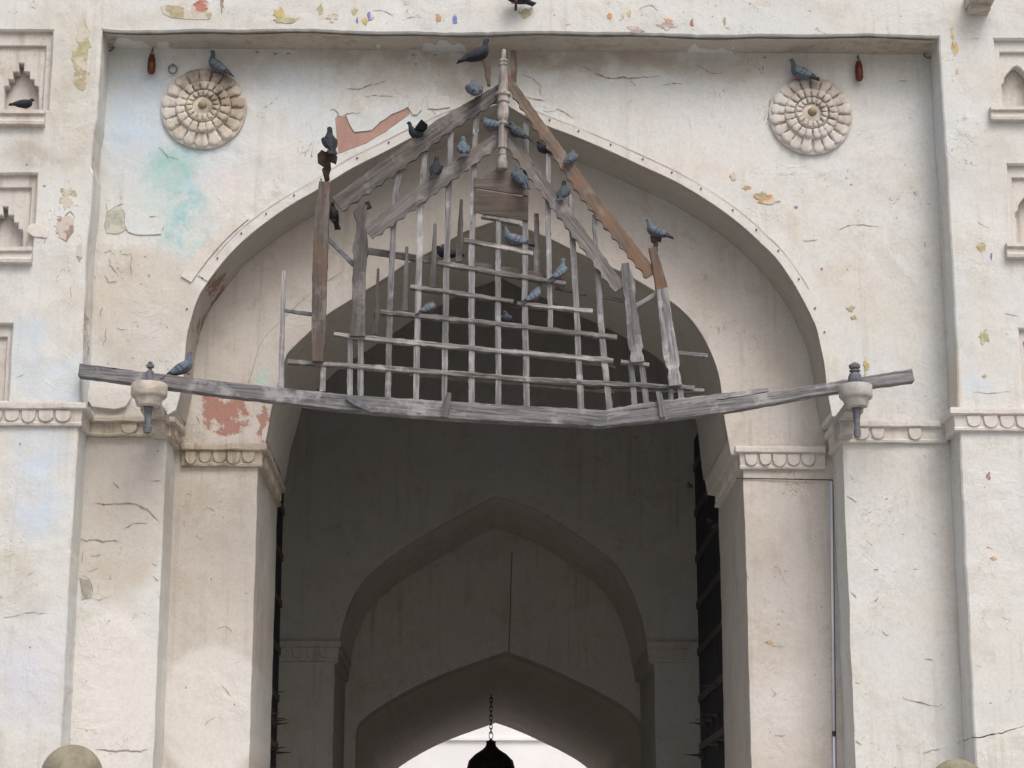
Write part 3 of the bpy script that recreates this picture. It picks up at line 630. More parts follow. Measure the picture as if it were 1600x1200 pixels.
def crack(pts, y, w0=1.15, parent=GH):
    """open crack: a narrow strip of dark depth, thick in the middle, tapering"""
    l = rough(PX(pts, y), .022, .017, False, pts[0][0]*.3); n = len(l); v = []; k = (y-CAM.y)/FPX
    for i, p in enumerate(l):
        q = Vector(l[min(i+1, n-1)])-Vector(l[max(i-1, 0)]); q.normalize()
        w_ = w0*k*.5*(.25+.75*math.sin(math.pi*min(1, (i+.5)/n)))*(1+1.5*noise.noise(Vector((p[0]*23, p[1]*13, 1.))))
        v += [(p[0]-q.y*w_, y-.0025, p[1]+q.x*w_), (p[0]+q.y*w_, y-.0025, p[1]-q.x*w_)]
    f = [(2*i, 2*i+1, 2*i+3, 2*i+2) for i in range(n-1)]
    return obj('crack', v, f, M_crack, parent)
C1 = [[(516, 173), (526, 174), (527, 182), (533, 186), (538, 181), (556, 178), (562, 176)], [(540, 139), (565, 138), (580, 131), (597, 128), (604, 126)], [(572, 152), (598, 150), (618, 151)],
      [(668, 170), (684, 170)], [(676, 173), (688, 190)], [(905, 104), (928, 113), (950, 122), (975, 120), (1005, 119), (1031, 118)], [(1086, 102), (1104, 112), (1120, 115), (1134, 111)], [(1034, 132), (1050, 129), (1068, 131)],
      [(820, 150), (852, 158)], [(858, 168), (874, 171), (898, 184)], [(813, 115), (832, 123), (845, 136)], [(984, 126), (994, 134)], [(166, 316), (180, 312), (189, 307), (190, 312)], [(196, 334), (189, 322), (178, 327), (168, 332)], [(205, 330), (222, 343), (236, 339), (252, 342)],
      [(192, 358), (199, 360)], [(247, 232), (262, 246), (280, 250)], [(162, 395), (172, 391), (180, 398)], [(163, 430), (170, 442), (184, 439)], [(161, 480), (158, 495)], [(168, 512), (166, 530), (161, 541)], [(183, 512), (200, 514)],
      [(170, 405), (171, 415), (178, 422), (184, 428)], [(189, 396), (206, 396), (206, 430)], [(1310, 360), (1330, 352), (1375, 354)], [(1255, 375), (1277, 374)], [(1447, 318), (1454, 320)],
      [(1445, 378), (1445, 386)], [(1405, 127), (1417, 127)], [(121, 842), (135, 846), (147, 843), (160, 847), (185, 846)], [(193, 826), (205, 819), (214, 817), (230, 819)], [(146, 786), (168, 788), (205, 787), (230, 796), (246, 812), (250, 818)], [(177, 753), (186, 764)],
      [(237, 752), (250, 751)], [(130, 861), (128, 880)], [(143, 868), (157, 866), (152, 872)], [(139, 893), (152, 888)], [(128, 900), (140, 906), (144, 920), (142, 933)], [(142, 935), (155, 938), (168, 934)], [(238, 880), (246, 884)], [(239, 900), (247, 908)],
      [(150, 1172), (175, 1173), (200, 1172), (220, 1175), (234, 1168)], [(1323, 775), (1335, 783), (1340, 785)], [(1365, 891), (1373, 890)], [(1422, 889), (1438, 890)], [(1330, 925), (1338, 934)], [(1365, 940), (1372, 932)], [(1378, 985), (1388, 993)],
      [(1336, 1066), (1342, 1068)], [(1410, 1088), (1440, 1098), (1470, 1104)], [(1337, 1158), (1346, 1163)], [(1440, 1178), (1462, 1172), (1480, 1166)], [(1445, 1030), (1460, 1033)], [(130, 672), (160, 675), (175, 668), (200, 680), (222, 678), (236, 684), (250, 682)]]
for c_ in C1: crack(c_, .45, 2.2 if len(c_) > 4 else 1.2)
crack([(126, 462), (131, 480), (135, 500), (133, 520), (137, 540), (137, 562)], .02, 6.); crack([(146, 240), (141, 290), (136, 330)], .02, 2.5)
C0 = [[(48, 10), (56, 14)], [(67, 24), (74, 30)], [(1320, 140), (1310, 150)], [(500, 0), (492, 11), (508, 12)], [(582, 16), (600, 18), (614, 26)], [(705, 5), (712, 15)], [(634, 30), (648, 27), (660, 28)], [(740, 40), (768, 37), (782, 38)], [(1000, 16), (1005, 11), (1018, 9), (1028, 17)], [(1252, 28), (1265, 26), (1275, 32)],
      [(1270, 46), (1277, 43), (1284, 50)], [(1210, 44), (1217, 44)], [(1131, 41), (1140, 46)], [(1150, 45), (1165, 46)], [(883, 40), (892, 38)], [(907, 42), (917, 42)], [(1515, 61), (1530, 60)], [(1505, 127), (1516, 128)], [(1527, 346), (1536, 352), (1546, 356)], [(1530, 465), (1540, 463), (1552, 463)],
      [(1490, 232), (1488, 238)], [(1560, 369), (1569, 369)], [(1570, 490), (1590, 494)], [(42, 355), (50, 370), (62, 371)], [(88, 338), (100, 340), (110, 330), (117, 340)], [(68, 352), (75, 360), (75, 370)], [(5, 965), (30, 962), (45, 958), (60, 960), (76, 959)],
      [(112, 447), (112, 465)], [(26, 590), (40, 583)], [(1341+184, 1052), (1536, 1050)], [(1490, 1163), (1520, 1152), (1560, 1145), (1600, 1133)], [(1539, 877), (1540, 884)], [(1524, 1040), (1534, 1042)], [(1520, 612), (1550, 614), (1578, 612)], [(1541, 855), (1552, 860)], [(1495, 1160), (1515, 1152)]]
for c_ in C0[::2]+C0[-12:-1:3]: crack(c_, 0., 1.1)
C2 = [[(340, 982), (350, 979), (362, 987)], [(355, 1064), (364, 1064)], [(346, 1070), (362, 1088)], [(362, 1101), (378, 1107), (388, 1108), (392, 1114)], [(320, 1134), (335, 1120)], [(332, 795), (345, 790), (365, 792)], [(1209, 885), (1217, 888), (1224, 902), (1232, 918)], [(1230, 1011), (1243, 1014), (1266, 1027)],
      [(1205, 1076), (1213, 1085), (1206, 1088)], [(1282, 1044), (1290, 1050)], [(1210, 1149), (1228, 1147)], [(1195, 1194), (1215, 1194), (1235, 1200)], [(300, 775), (292, 772)], [(296, 783), (304, 790)], [(288, 700), (290, 712), (299, 720)], [(297, 662), (291, 690)], [(306, 650), (312, 662)], [(360, 834), (372, 835)]]
for c_ in C2[::2]: crack(c_, 1.1)
# pits
pit = MB()
rnd = random.Random(3)
for (x0, x1, z0, z1, yy, cnt) in ((-5.2, -4.35, 2.7, 10.9, 0., 34), (4.65, 5.4, 2.7, 10.9, 0., 34), (-4., 4.4, 10.56, 10.95, 0., 36), (-4.2, -3.5, 2.9, 6.1, .45, 20), (3.5, 4.5, 2.9, 6.1, .45, 26), (-4.2, -3.45, 6.6, 8.5, .45, 60), (3.4, 4.5, 6.6, 10., .45, 26), (-3.3, -2.65, 3., 6., 1.1, 22), (2.6, 3.3, 3., 6., 1.1, 16)):
    for _ in range(int(cnt*.45)):
        x, z, r = rnd.uniform(x0, x1), rnd.uniform(z0, z1), rnd.uniform(.004, .010)*(1.5 if rnd.random() < .1 else 1); n = 7
        v = [(x, yy-.0028, z)]+[(x+r*rnd.uniform(.6, 1.5)*math.cos(a), yy-.0028, z+r*rnd.uniform(.5, 1.2)*math.sin(a)) for a in [2*math.pi*k/n for k in range(n)]]
        pit.add(v, [(0, 1+k, 1+(k+1) % n) for k in range(n)])
for (x, y_) in [(165, 72), (1393, 66), (402, 76), (430, 78), (451, 78), (680, 80), (646, 80), (1175, 76), (1195, 84), (846, 68)]:   # holes high under the lintel
    p = P(x, y_+6, .45); n = 8
    pit.add([(p.x, .447, p.z)]+[(p.x+.022*rnd.uniform(.6, 1.3)*math.cos(a), .447, p.z+.014*rnd.uniform(.5, 1.2)*math.sin(a)) for a in [2*math.pi*k/n for k in range(n)]], [(0, 1+k, 1+(k+1) % n) for k in range(n)])
pit.build('pits', M_crack, GH, kind='stuff')

M_brn2 = paint('bare_dark_render', (.14, .115, .10))
# ---- roof block over everything, so that light enters only through the openings
rb = MB(); rb.box(-9, 9, .46, 26, 11.0, 11.3); rb.build('roof', M_soffit, GH)
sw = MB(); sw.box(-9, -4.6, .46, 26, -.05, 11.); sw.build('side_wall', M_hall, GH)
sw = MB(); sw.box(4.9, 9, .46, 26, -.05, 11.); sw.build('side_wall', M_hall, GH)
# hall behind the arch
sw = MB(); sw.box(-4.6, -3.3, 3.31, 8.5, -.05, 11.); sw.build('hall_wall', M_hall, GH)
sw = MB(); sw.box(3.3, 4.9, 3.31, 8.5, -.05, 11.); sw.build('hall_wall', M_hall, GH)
A4L = [(528, 1035), (531, 1000), (540, 962), (558, 922), (590, 886), (640, 850), (700, 815), (745, 790), (775, 776)]
A4R = [(775, 776), (810, 786), (850, 802), (920, 848), (962, 882), (990, 930), (1006, 982), (1014, 1035)]
a4 = arch(A4L, A4R, 8.5)
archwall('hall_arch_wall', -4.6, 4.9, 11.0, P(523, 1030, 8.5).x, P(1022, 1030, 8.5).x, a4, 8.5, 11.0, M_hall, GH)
VL = [(556, 1150), (563, 1128), (600, 1100), (650, 1072), (700, 1050), (750, 1032), (790, 1018)]
VR = [(790, 1018), (830, 1032), (880, 1054), (930, 1078), (975, 1104), (1000, 1128), (1006, 1150)]
a5 = arch(VL, VR, 11.)
a5 = [(a5[0][0], 3.4)]+a5+[(a5[-1][0], 3.4)]
M_tymp = plaster('tympanum_plaster', (.55, .51, .465), (.50, .49, .475), (.54, .48, .42), dirt=(.24, .20, .17), dirt_amt=.6, chips=.1)
archwall('passage_wall', -4.6, 4.9, 11.0, a5[0][0]-.0, a5[-1][0]+.0, a5, 10.99, 11.6, M_tymp, GH)
a6 = [(x, z+.003) for x, z in a5]
archwall('passage_vault', -4.6, 4.9, 11.0, a5[0][0]-.003, a5[-1][0]+.003, a6, 11.601, 23.5, M_vault, GH)
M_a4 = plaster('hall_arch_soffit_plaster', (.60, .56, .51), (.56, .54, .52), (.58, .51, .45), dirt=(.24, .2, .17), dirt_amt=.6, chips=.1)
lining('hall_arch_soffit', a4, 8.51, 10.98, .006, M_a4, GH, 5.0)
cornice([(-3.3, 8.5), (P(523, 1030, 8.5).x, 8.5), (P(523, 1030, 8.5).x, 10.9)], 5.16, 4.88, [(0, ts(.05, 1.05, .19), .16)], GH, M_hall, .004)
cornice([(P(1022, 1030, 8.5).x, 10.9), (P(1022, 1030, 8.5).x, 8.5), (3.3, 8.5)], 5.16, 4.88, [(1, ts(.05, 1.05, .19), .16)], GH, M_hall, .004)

# ---- gate leaves folded back against the hall sides, studded with spikes
def leaf(xf, side, lab):
    y0, y1, z1 = 3.42, 6.2, 7.55
    L = MB(); L.box(min(xf+side*.05, xf+side*.16), max(xf+side*.05, xf+side*.16), y0, y1, .05, z1)
    lf = L.build('gate_leaf', M_door, GH, label=lab)
    n = 7
    for k in range(n):
        a = y0+(y1-y0)*k/n; b = MB(); b.box(min(xf+side*.02, xf+side*.05), max(xf+side*.02, xf+side*.05), a+.008, a+(y1-y0)/n-.008, .06, z1-.01-.03*random.random()); b.build('plank', M_door, lf)
    for k in range(12):
        z = .5+k*.6; b = MB(); b.box(min(xf, xf+side*.02), max(xf, xf+side*.02), y0+.01, y1-.01, z, z+.09); b.build('iron_strap', M_iron, lf)
    sm = MB(); sm.tube((0, 0, 0), (.02, 0, 0), .045, .03, 8); sm.tube((.02, 0, 0), (.20, 0, .01), .016, .003, 6)
    me = mesh('spike', sm.v, sm.f, M_iron)
    for r in range(6):
        z = 2.45+r*.33
        for k in range(9):
            y = y0+.14+(y1-y0-.25)*k/8
            if random.random() < (.8 if z > 3.9 else .35): continue
            o = bpy.data.objects.new('spike', me); o.location = (xf, y, z+random.uniform(-.01, .01)); o.rotation_euler = (0, R_(random.uniform(-6, 6)), (0 if side < 0 else math.pi)+R_(random.uniform(-5, 5))); link(o, lf)
    return lf
leaf(2.545, 1, 'dark spiked gate leaf standing open at the right'); leaf(-2.77, -1, 'dark spiked gate leaf standing open at the left')
nest = MB()   # ragged clump where the strap has come away
for (x, y_, r) in [(1078, 758, 7), (1116, 822, 12), (1108, 812, 8)]:
    p = P(x, y_, 3.5); 
    for k in range(9):
        d = Vector((random.uniform(-1, 1), random.uniform(-.5, .5), random.uniform(-1, 1)))*r*.0055; nest.tube(p, p+d, .02, .006, 5)
nest.build('torn_strap', M_iron, GH)

# ---- water spout high on the right, conduit, wires, iron rings
p = P(1529, 0, -.1)
b = MB(); b.box(p.x-.13, p.x+.13, -.30, .01, p.z-.07, p.z+.05); b.box(p.x-.11, p.x+.11, -.16, .01, p.z-.13, p.z-.072); b.build('water_spout', M_stone_l, GH)
a = P(1299, 752, 1.06); a2_ = P(1303, 1146, 1.06); a3 = P(1305, 1290, 1.06)
b = MB(); b.tube(a, a2_, .0135, n=10); b.tube(a2_+Vector((0, 0, -.01)), a3, .0135, n=10); cd = b.build('conduit', M_conduit, GH, True)
b = MB(); b.tube(a2_+Vector((0, 0, .02)), a2_+Vector((0, 0, -.03)), .019, n=10); b.build('pipe_joint', M_iron, cd)
b = MB(); b.tube(P(1301, 750, 1.07), P(1303, 1290, 1.075)+Vector((.028, 0, 0)), .005, n=5); b.tube(P(1150, 747, 1.09), P(1301, 750, 1.07), .006, n=5); b.build('cable', M_iron, cd)
def hook_ring(px, py, y, r, parent=GH):
    c = P(px, py, y-.03); b = MB(); b.tube((c.x, y+.01, c.z+r+.01), (c.x, y-.05, c.z+r+.01), .009, n=6); b.torus(c, r, .008, 'y', 14, 6, 1, 1.1); b.build('iron_ring', M_ring, parent)
hook_ring(270, 108, .45, .045); hook_ring(171, 74, .45, .04); hook_ring(1450, 84, .45, .045); hook_ring(1208, 70, .45, .02)
def jar(px, py, lab):
    top = P(px, py-22, .38); bot = P(px, py+19, .38); h = top.z-bot.z; c = Vector((top.x, .38, bot.z))
    e = empty('hanging_jar', tuple(c), lab, 'hanging jar', 'brown jars hanging from hooks under the lintel')
    b = MB(); b.lathe(c, [(.004, 0), (.03, .008), (.042, .035), (.044, h*.32), (.040, h*.6), (.030, h*.68), (.028, h*.72)], 14); b.build('jar_body', M_amber, e, True)
    b = MB(); b.lathe(c+Vector((0, 0, h*.72)), [(.03, 0), (.03, h*.04), (.014, h*.1), (.01, h*.2)], 10); b.tube(c+Vector((0, 0, h*.9)), c+Vector((0, 0, h)), .006, n=6); b.tube(c+Vector((0, 0, h)), Vector((c.x, .46, c.z+h)), .007, n=6); b.build('jar_neck', M_ring, e, True)
jar(238, 97, 'brown jar on a hook, upper left corner of the recessed panel'); jar(1341, 108, 'brown jar on a hook, upper right corner of the recessed panel')
b = MB(); b.tube(P(800, 862, 10.97), P(795, 1022, 10.97), .008, n=6); b.build('hanging_cord', M_ring, GH)

# ================================================================== COURTYARD WALL BEYOND THE PASSAGE
zc = P(770, 1155, 46.).z
cw = empty('courtyard_wall', (0, 46, 0), 'white courtyard wall with a string course, seen through the far passage arch', 'wall')
b = MB(); b.box(-14, 14, 46., 46.6, 0, 12.5); b.build('wall_face', M_court, cw)
b = MB(); b.box(-14, 14, 45.90, 46.002, zc-.04, zc+.05); b.build('string_course', M_court, cw)

# ================================================================== LANTERN
lc = P(767, 1205, 17.); top = P(766, 1080, 17.)
ln = empty('hanging_lantern', tuple(lc), 'dark onion-shaped metal lantern hanging on a chain in the passage', 'lantern')
k_ = 37/FPX
prof = [(.001, -46*k_), (10*k_, -44*k_), (26*k_, -30*k_), (35*k_, -10*k_), (37*k_, 4*k_), (34*k_, 16*k_), (24*k_, 26*k_), (13*k_, 33*k_), (8*k_, 38*k_), (7*k_, 43*k_), (8.5*k_, 45*k_), (3*k_, 47*k_), (1.5*k_, 49*k_)]
b = MB(); b.lathe(lc, prof, 12); auto(b.build('lantern_body', M_iron, ln), 25)
z = lc.z+50*k_; i = 0
while z < top.z:
    b = MB(); b.torus((lc.x, 17., z+.05), .032 if i else .045, .010, 'y' if i % 2 == 0 else 'x', 12, 5, .75, 1.5); b.build('chain_link', M_iron, ln); z += .078; i += 1
b = MB(); b.lathe((lc.x, 17., z), [(.05, .02), (.06, 0.06), (.02, .09)], 10); b.tube((lc.x, 17, z), (lc.x, 17, 8.), .012); b.build('chain_hook', M_iron, ln)

# ================================================================== BALL-TOPPED POSTS IN FRONT
for (px, r, lab, py) in ((112, 47, 'olive grey stone ball topping a post at the bottom left', 1165), (1497, 46, 'olive grey stone ball topping a post at the bottom right', 1187)):
    yy = -1.5; kk = (yy-CAM.y)/FPX; c = P(px, py+r, yy); R0 = r*kk
    e = empty('gate_post', (c.x, yy, 0), lab, 'stone post')
    b = MB(); b.lathe((c.x, yy, c.z), [(R0*math.sin(t) + .0005, R0*math.cos(t)) for t in [math.pi*i/20 for i in range(19)]], 32); b.build('stone_ball', M_olive, e, True)
    b = MB(); b.box(c.x-.22, c.x+.22, yy-.22, yy+.22, 0, c.z-R0-.06); b.lathe((c.x, yy, c.z-R0-.08), [(.2, 0), (.22, .03), (.12, .06), (.10, .12)], 20); b.build('post_shaft', M_stone_l, e)
    b = MB(); b.box(c.x-.27, c.x+.27, yy-.27, yy+.27, c.z-R0-.16, c.z-R0-.07); b.build('post_cap', M_stone_l, e)

# ================================================================== BROKEN TIMBER FRAME OVER THE ARCH
YF = -.14
TF = empty('timber_frame', (0.2, YF, 6.5), 'broken grey wooden gable frame with laths hung across the archway', 'timber frame')
def timber(name, pts, y, d, mat, parent=TF, jit=.0028, scal=0., per=.11, seg=.05, label=None, dy=0., wav=0.):
    """pts: (px, py, width px) along the piece, in plane y; d = depth. local x runs along the piece."""
    k = (y-CAM.y)/FPX
    W = [(P(a, b, y), w_*k) for a, b, w_ in pts]
    a = W[0][0]; bb = W[-1][0]; ax = (bb-a).normalized(); ay = Vector((0, 1, 0)); az = ax.cross(ay).normalized()
    rot = Matrix((ax, ay, az)).transposed()
    L = 0; cum = [0]
    for i in range(len(W)-1): L += (W[i+1][0]-W[i][0]).length; cum.append(L)
    n = max(2, int(L/seg)); v = []; s0 = random.random()*50
    for j in range(n+1):
        s = L*j/n; i = 0
        while i < len(cum)-2 and s > cum[i+1]: i += 1
        t = (s-cum[i])/(cum[i+1]-cum[i]+1e-9); c = W[i][0].lerp(W[i+1][0], t)-a; w_ = W[i][1]*(1-t)+W[i+1][1]*t
        lx, lz = c.dot(ax), c.dot(az)
        up = w_/2; lo = w_/2
        if scal: sc_ = scal*abs(math.sin(math.pi*s/per)); up_s = -sc_*.35; lo_s = scal*.5-sc_
        else: up_s = lo_s = 0
        def jn(q): return jit*noise.noise(Vector((s*14+s0, q, s0)))*2
        if az.z > 0: zt_, zb_ = lz+up+up_s*.4, lz-lo-lo_s
        else: zt_, zb_ = lz+lo+lo_s, lz-up-up_s*.4
        wv = wav*noise.noise(Vector((s*3+s0, 9, 0)))
        e = d*.5; ch = min(.006, w_*.15)
        v += [(lx, -e+ch*.3+dy+jn(1), zb_+jn(2)+wv), (lx, -e+jn(6)*.4, zb_+ch+jn(2)+wv), (lx, -e+jn(6)*.4, zt_-ch+jn(5)+wv), (lx, -e+ch*.3+jn(4)*.5, zt_+jn(5)+wv), (lx, e+jn(7)*.5, zt_+jn(8)+wv), (lx, e+jn(9)*.5, zb_+jn(10)+wv)]
    m = 6; f = [(j*m+q, j*m+(q+1) % m, (j+1)*m+(q+1) % m, (j+1)*m+q) for j in range(n) for q in range(m)]+[tuple(range(m)), tuple(range(n*m, n*m+m))]
    me = mesh(name, v, f, mat); o = bpy.data.objects.new(name, me); o.matrix_basis = Matrix.Translation(a) @ rot.to_4x4(); link(o, parent)
    if label: o['label'] = label
    return o
# the long sagging beam, two pieces spliced
timber('beam', [(125, 580, 20), (330, 607, 22), (540, 631, 25), (700, 643, 28), (948, 656, 26)], -.13, .14, M_grey, jit=.005, seg=.06, label='long left beam sagging towards the splice')
timber('beam', [(925, 660, 18), (1040, 647, 22), (1140, 635, 20), (1300, 607, 17), (1425, 588, 20)], -.125, .13, M_grey, jit=.005, seg=.06, label='shorter right beam rising to the stone ring')
timber('beam', [(930, 648, 8), (1010, 634, 9), (1090, 625, 10), (1200, 610, 7)], -.155, .06, M_pale, jit=.006, label='split strip lying on the right beam')
# laths
yl = -.15
for pts in ([(625, 268, 9), (617, 310, 9), (609, 480, 9.5), (606, 624, 9.5)], [(665, 228, 9), (657, 325, 10), (653, 480, 10), (650, 627, 9.5)], [(705, 203, 9), (701, 300, 10), (697, 450, 10), (694, 632, 9)],
            [(745, 173, 9), (740, 280, 9), (737, 400, 10), (737, 636, 9.5)], [(779, 345, 9), (778, 480, 9.5), (779, 638, 9)], [(822, 192, 9), (821, 345, 9.5), (820, 470, 10), (823, 641, 10)],
            [(857, 240, 7.5), (856, 330, 9), (860, 516, 8)], [(892, 305, 8.5), (895, 380, 9.5), (900, 470, 9.5), (908, 643, 10)], [(929, 336, 8), (933, 420, 9), (941, 530, 10), (953, 645, 10)],
            [(985, 563, 9), (989, 605, 9), (992, 642, 9)], [(1002, 563, 9), (1007, 605, 9.5), (1011, 638, 9)], [(1047, 600, 9), (1049, 637, 9)], [(1062, 600, 9.5), (1066, 634, 9)],
            [(547, 525, 8), (547, 618, 9)], [(564, 528, 9.5), (563, 622, 9.5)], [(505, 566, 8), (504, 612, 9)], [(443, 423, 7), (441, 520, 8), (439, 608, 9)]):
    timber('lath', pts, yl, .030, M_pale, wav=.004)
# rails
yr = -.142
for pts in ([(752, 338, 5.6), (812, 350, 5.6)], [(725, 376, 6.7), (833, 397, 6.7)], [(684, 411, 7.3), (780, 428, 7.3), (884, 444, 6.7)], [(641, 449, 6.7), (720, 460, 6.7), (802, 472, 5.6)], [(808, 475, 5.6), (926, 487, 6.2)], [(595, 488, 7.3), (780, 507, 7.3), (964, 528, 6.7)],
            [(522, 523, 5.6), (560, 528, 7.8), (780, 549, 7.8), (958, 564, 6.7)], [(970, 566, 5.6), (1014, 571, 5.6)], [(450, 566, 6.7), (600, 576, 7.8), (830, 594, 7.8), (1085, 607, 6.2)], [(1082, 610, 4.5), (1100, 611, 4.5)]):
    timber('rail', pts, yr, .075, M_dirtw, jit=.0045)
for pts in ([(800, 481, 3.5), (858, 486, 3.5)], [(830, 558, 4), (962, 574, 4)], [(930, 610, 4), (1100, 613, 4)], [(640, 586, 3.5), (960, 614, 4)]): timber('rail', pts, .12, .03, M_postw)
# scalloped bargeboards, outer and inner pair
timber('bargeboard', [(789, 139, 25), (690, 199, 31), (620, 254, 32), (527, 320, 30)], -.19, .03, M_board, seg=.02, scal=.030, per=.15, jit=.003)
timber('bargeboard', [(788, 118, 16), (850, 208, 21), (920, 308, 25), (1018, 430, 22)], -.19, .03, M_rust, seg=.02, scal=.028, per=.13, jit=.003, label='reddish bargeboard sloping down to the right post')
timber('bargeboard', [(792, 208, 22), (700, 273, 27), (620, 332, 28), (576, 366, 24)], -.20, .03, M_board, seg=.02, scal=.028, per=.14, jit=.003)
timber('bargeboard', [(788, 211, 20), (870, 318, 24), (968, 452, 22)], -.20, .03, M_board, seg=.02, scal=.026, per=.13, jit=.003)
# posts
timber('post', seg=.018, pts=[(508, 286, 18), (504, 330, 23), (500, 420, 24), (498, 520, 22), (497, 566, 17)], y=-.2, d=.10, mat=M_postw)
timber('post', seg=.018, pts=[(1019, 388, 12), (1027, 420, 15), (1034, 452, 20)], y=-.2, d=.07, mat=M_rust)
timber('post', seg=.018, pts=[(1034, 450, 19), (1040, 500, 20), (1048, 558, 25), (1051, 572, 22), (1052, 578, 16), (1053, 590, 21), (1055, 603, 20)], y=-.2, d=.07, mat=M_grey)
timber('post', seg=.018, pts=[(568, 322, 14), (562, 332, 22), (564, 348, 14), (565, 362, 17), (563, 392, 27), (563, 402, 22), (561, 430, 21), (560, 500, 22), (559, 526, 25)], y=-.2, d=.06, mat=M_board, label='carved post with a rounded head')
timber('post', seg=.018, pts=[(977, 412, 12), (977, 420, 15), (981, 438, 20), (984, 462, 21), (984, 466, 17), (986, 480, 18), (992, 535, 24), (994, 544, 24), (994, 550, 17), (995, 560, 22), (996, 566, 21)], y=-.2, d=.05, mat=M_grey, label='carved grey post notched near its foot')
# braces, arms, pegs
timber('brace', [(512, 372, 7), (553, 414, 7)], -.16, .03, M_slate); timber('brace', [(988, 482, 7), (1028, 457, 7)], -.16, .03, M_pale)
timber('arm', [(443, 485, 5), (492, 492, 6)], -.15, .03, M_slate); timber('arm', [(1055, 551, 6), (1106, 556, 6)], -.16, .03, M_pale)
timber('peg', [(541, 621, 6), (555, 628, 11), (576, 641, 5)], -.22, .03, M_slate); timber('peg', [(702, 614, 7), (698, 632, 11), (694, 652, 12)], -.22, .03, M_board)
timber('peg', [(1028, 612, 8), (1033, 630, 10), (1036, 652, 9)], -.21, .03, M_pale)
# boards and broken baluster stubs of the rear row
timber('board', [(572, 392, 11), (640, 402, 12), (690, 410, 9)], .06, .03, M_board); timber('board', [(868, 449, 8), (916, 460, 5)], .04, .03, M_board); timber('board', [(938, 463, 5), (975, 470, 6)], .04, .03, M_board); timber('board', [(735, 412, 9), (830, 428, 9), (880, 440, 4)], -.05, .03, M_board)
for pts in ([(591, 420, 4), (589, 470, 6), (587, 522, 10)], [(636, 386, 5), (634, 440, 7), (633, 486, 11)], [(680, 350, 5), (678, 400, 8), (676, 449, 11)], [(721, 312, 5), (719, 360, 9), (717, 409, 11)], [(838, 334, 8), (839, 390, 9), (839, 436, 10)]):
    timber('baluster', pts, -.03, .03, M_board, wav=.003)
# shaped wooden panel of three boards under the turned post
k = (-.13-CAM.y)/FPX
slab('panel_board', rough(PX([(741, 278), (757, 280), (758, 274), (770, 268), (779, 262), (790, 262), (796, 270), (806, 276), (812, 285), (826, 290), (826, 307), (741, 294)], -.17), .03, .004), [], -.19, -.172, M_panel, TF, .003, True)
slab('panel_board', rough(PX([(741, 296), (826, 309.5), (825, 346), (741, 333)], -.17), .03, .003), [], -.188, -.170, M_panel, TF, .003, True)
slab('panel_board', rough(PX([(777, 252), (789, 252), (792, 264), (775, 264)], -.17), .03, .002), [], -.186, -.170, M_rust, TF, .003, True)
# turned hanging post
tp = P(787, 78, -.27); bt = P(785, 250, -.27); k = (-.27-CAM.y)/FPX; H = tp.z-bt.z
seg = [(0, 4), (14, 4), (16, 7), (19, 8), (20, 6), (22, 8), (25, 8), (26, 6.5), (66, 9), (68, 13), (72, 13), (73, 9), (77, 10), (80, 9.5), (82, 11), (84, 8), (92, 9), (98, 10), (106, 9), (112, 7), (114, 8.5), (117, 8.5), (118, 7), (152, 8), (154, 8.5), (156, 6), (162, 5.5), (164, 7), (166, 6), (176, 8.5), (184, 9), (186, 8.5), (187, 4)]
b = MB(); b.lathe((0, 0, 0), [(w_*k, -s*H/172) for s, w_ in seg], 16)
# local x must run along the post for the grain, so build along z then swap
v = [(-q[2], q[1], q[0]) for q in b.v]
o = bpy.data.objects.new('turned_post', mesh('turned_post', v, b.f, M_turned)); auto(o, 35)
lean = (bt-tp).normalized(); ax = lean; ay = Vector((0, 1, 0)); az = ax.cross(ay).normalized()
o.matrix_basis = Matrix.Translation(tp) @ Matrix((ax, ay, az)).transposed().to_4x4(); link(o, TF)
# dark carved brackets (bird-shaped cut ends) on which birds perch
timber('bracket', [(759, 93, 9), (762, 112, 10), (764, 134, 5)], -.16, .04, M_rust); timber('bracket', [(802, 80, 8), (803, 100, 12), (803, 128, 8)], .2, .04, M_rust)
def finial(px, py, s=1., y=-.2):
    k = (y-CAM.y)/FPX*s; c = P(px, py, y); b = MB()
    pts = [(-3, 38), (-6, 26), (-8, 18), (-4, 14), (-15, 6), (-16, -8), (-9, -16), (-2, -12), (4, -17), (12, -14), (17, -4), (15, 8), (6, 4), (7, 16), (4, 26), (5, 36), (1, 38)]
    slab('finial', [(c.x+a*k, c.z-bb*k) for a, bb in pts], [], y-.02, y+.02, M_bracket, TF, .004, True)
finial(511, 249, 1.0); finial(1025, 374, .55)
timber('finial', [(573, 316, 8), (577, 326, 9)], -.2, .04, M_bracket)

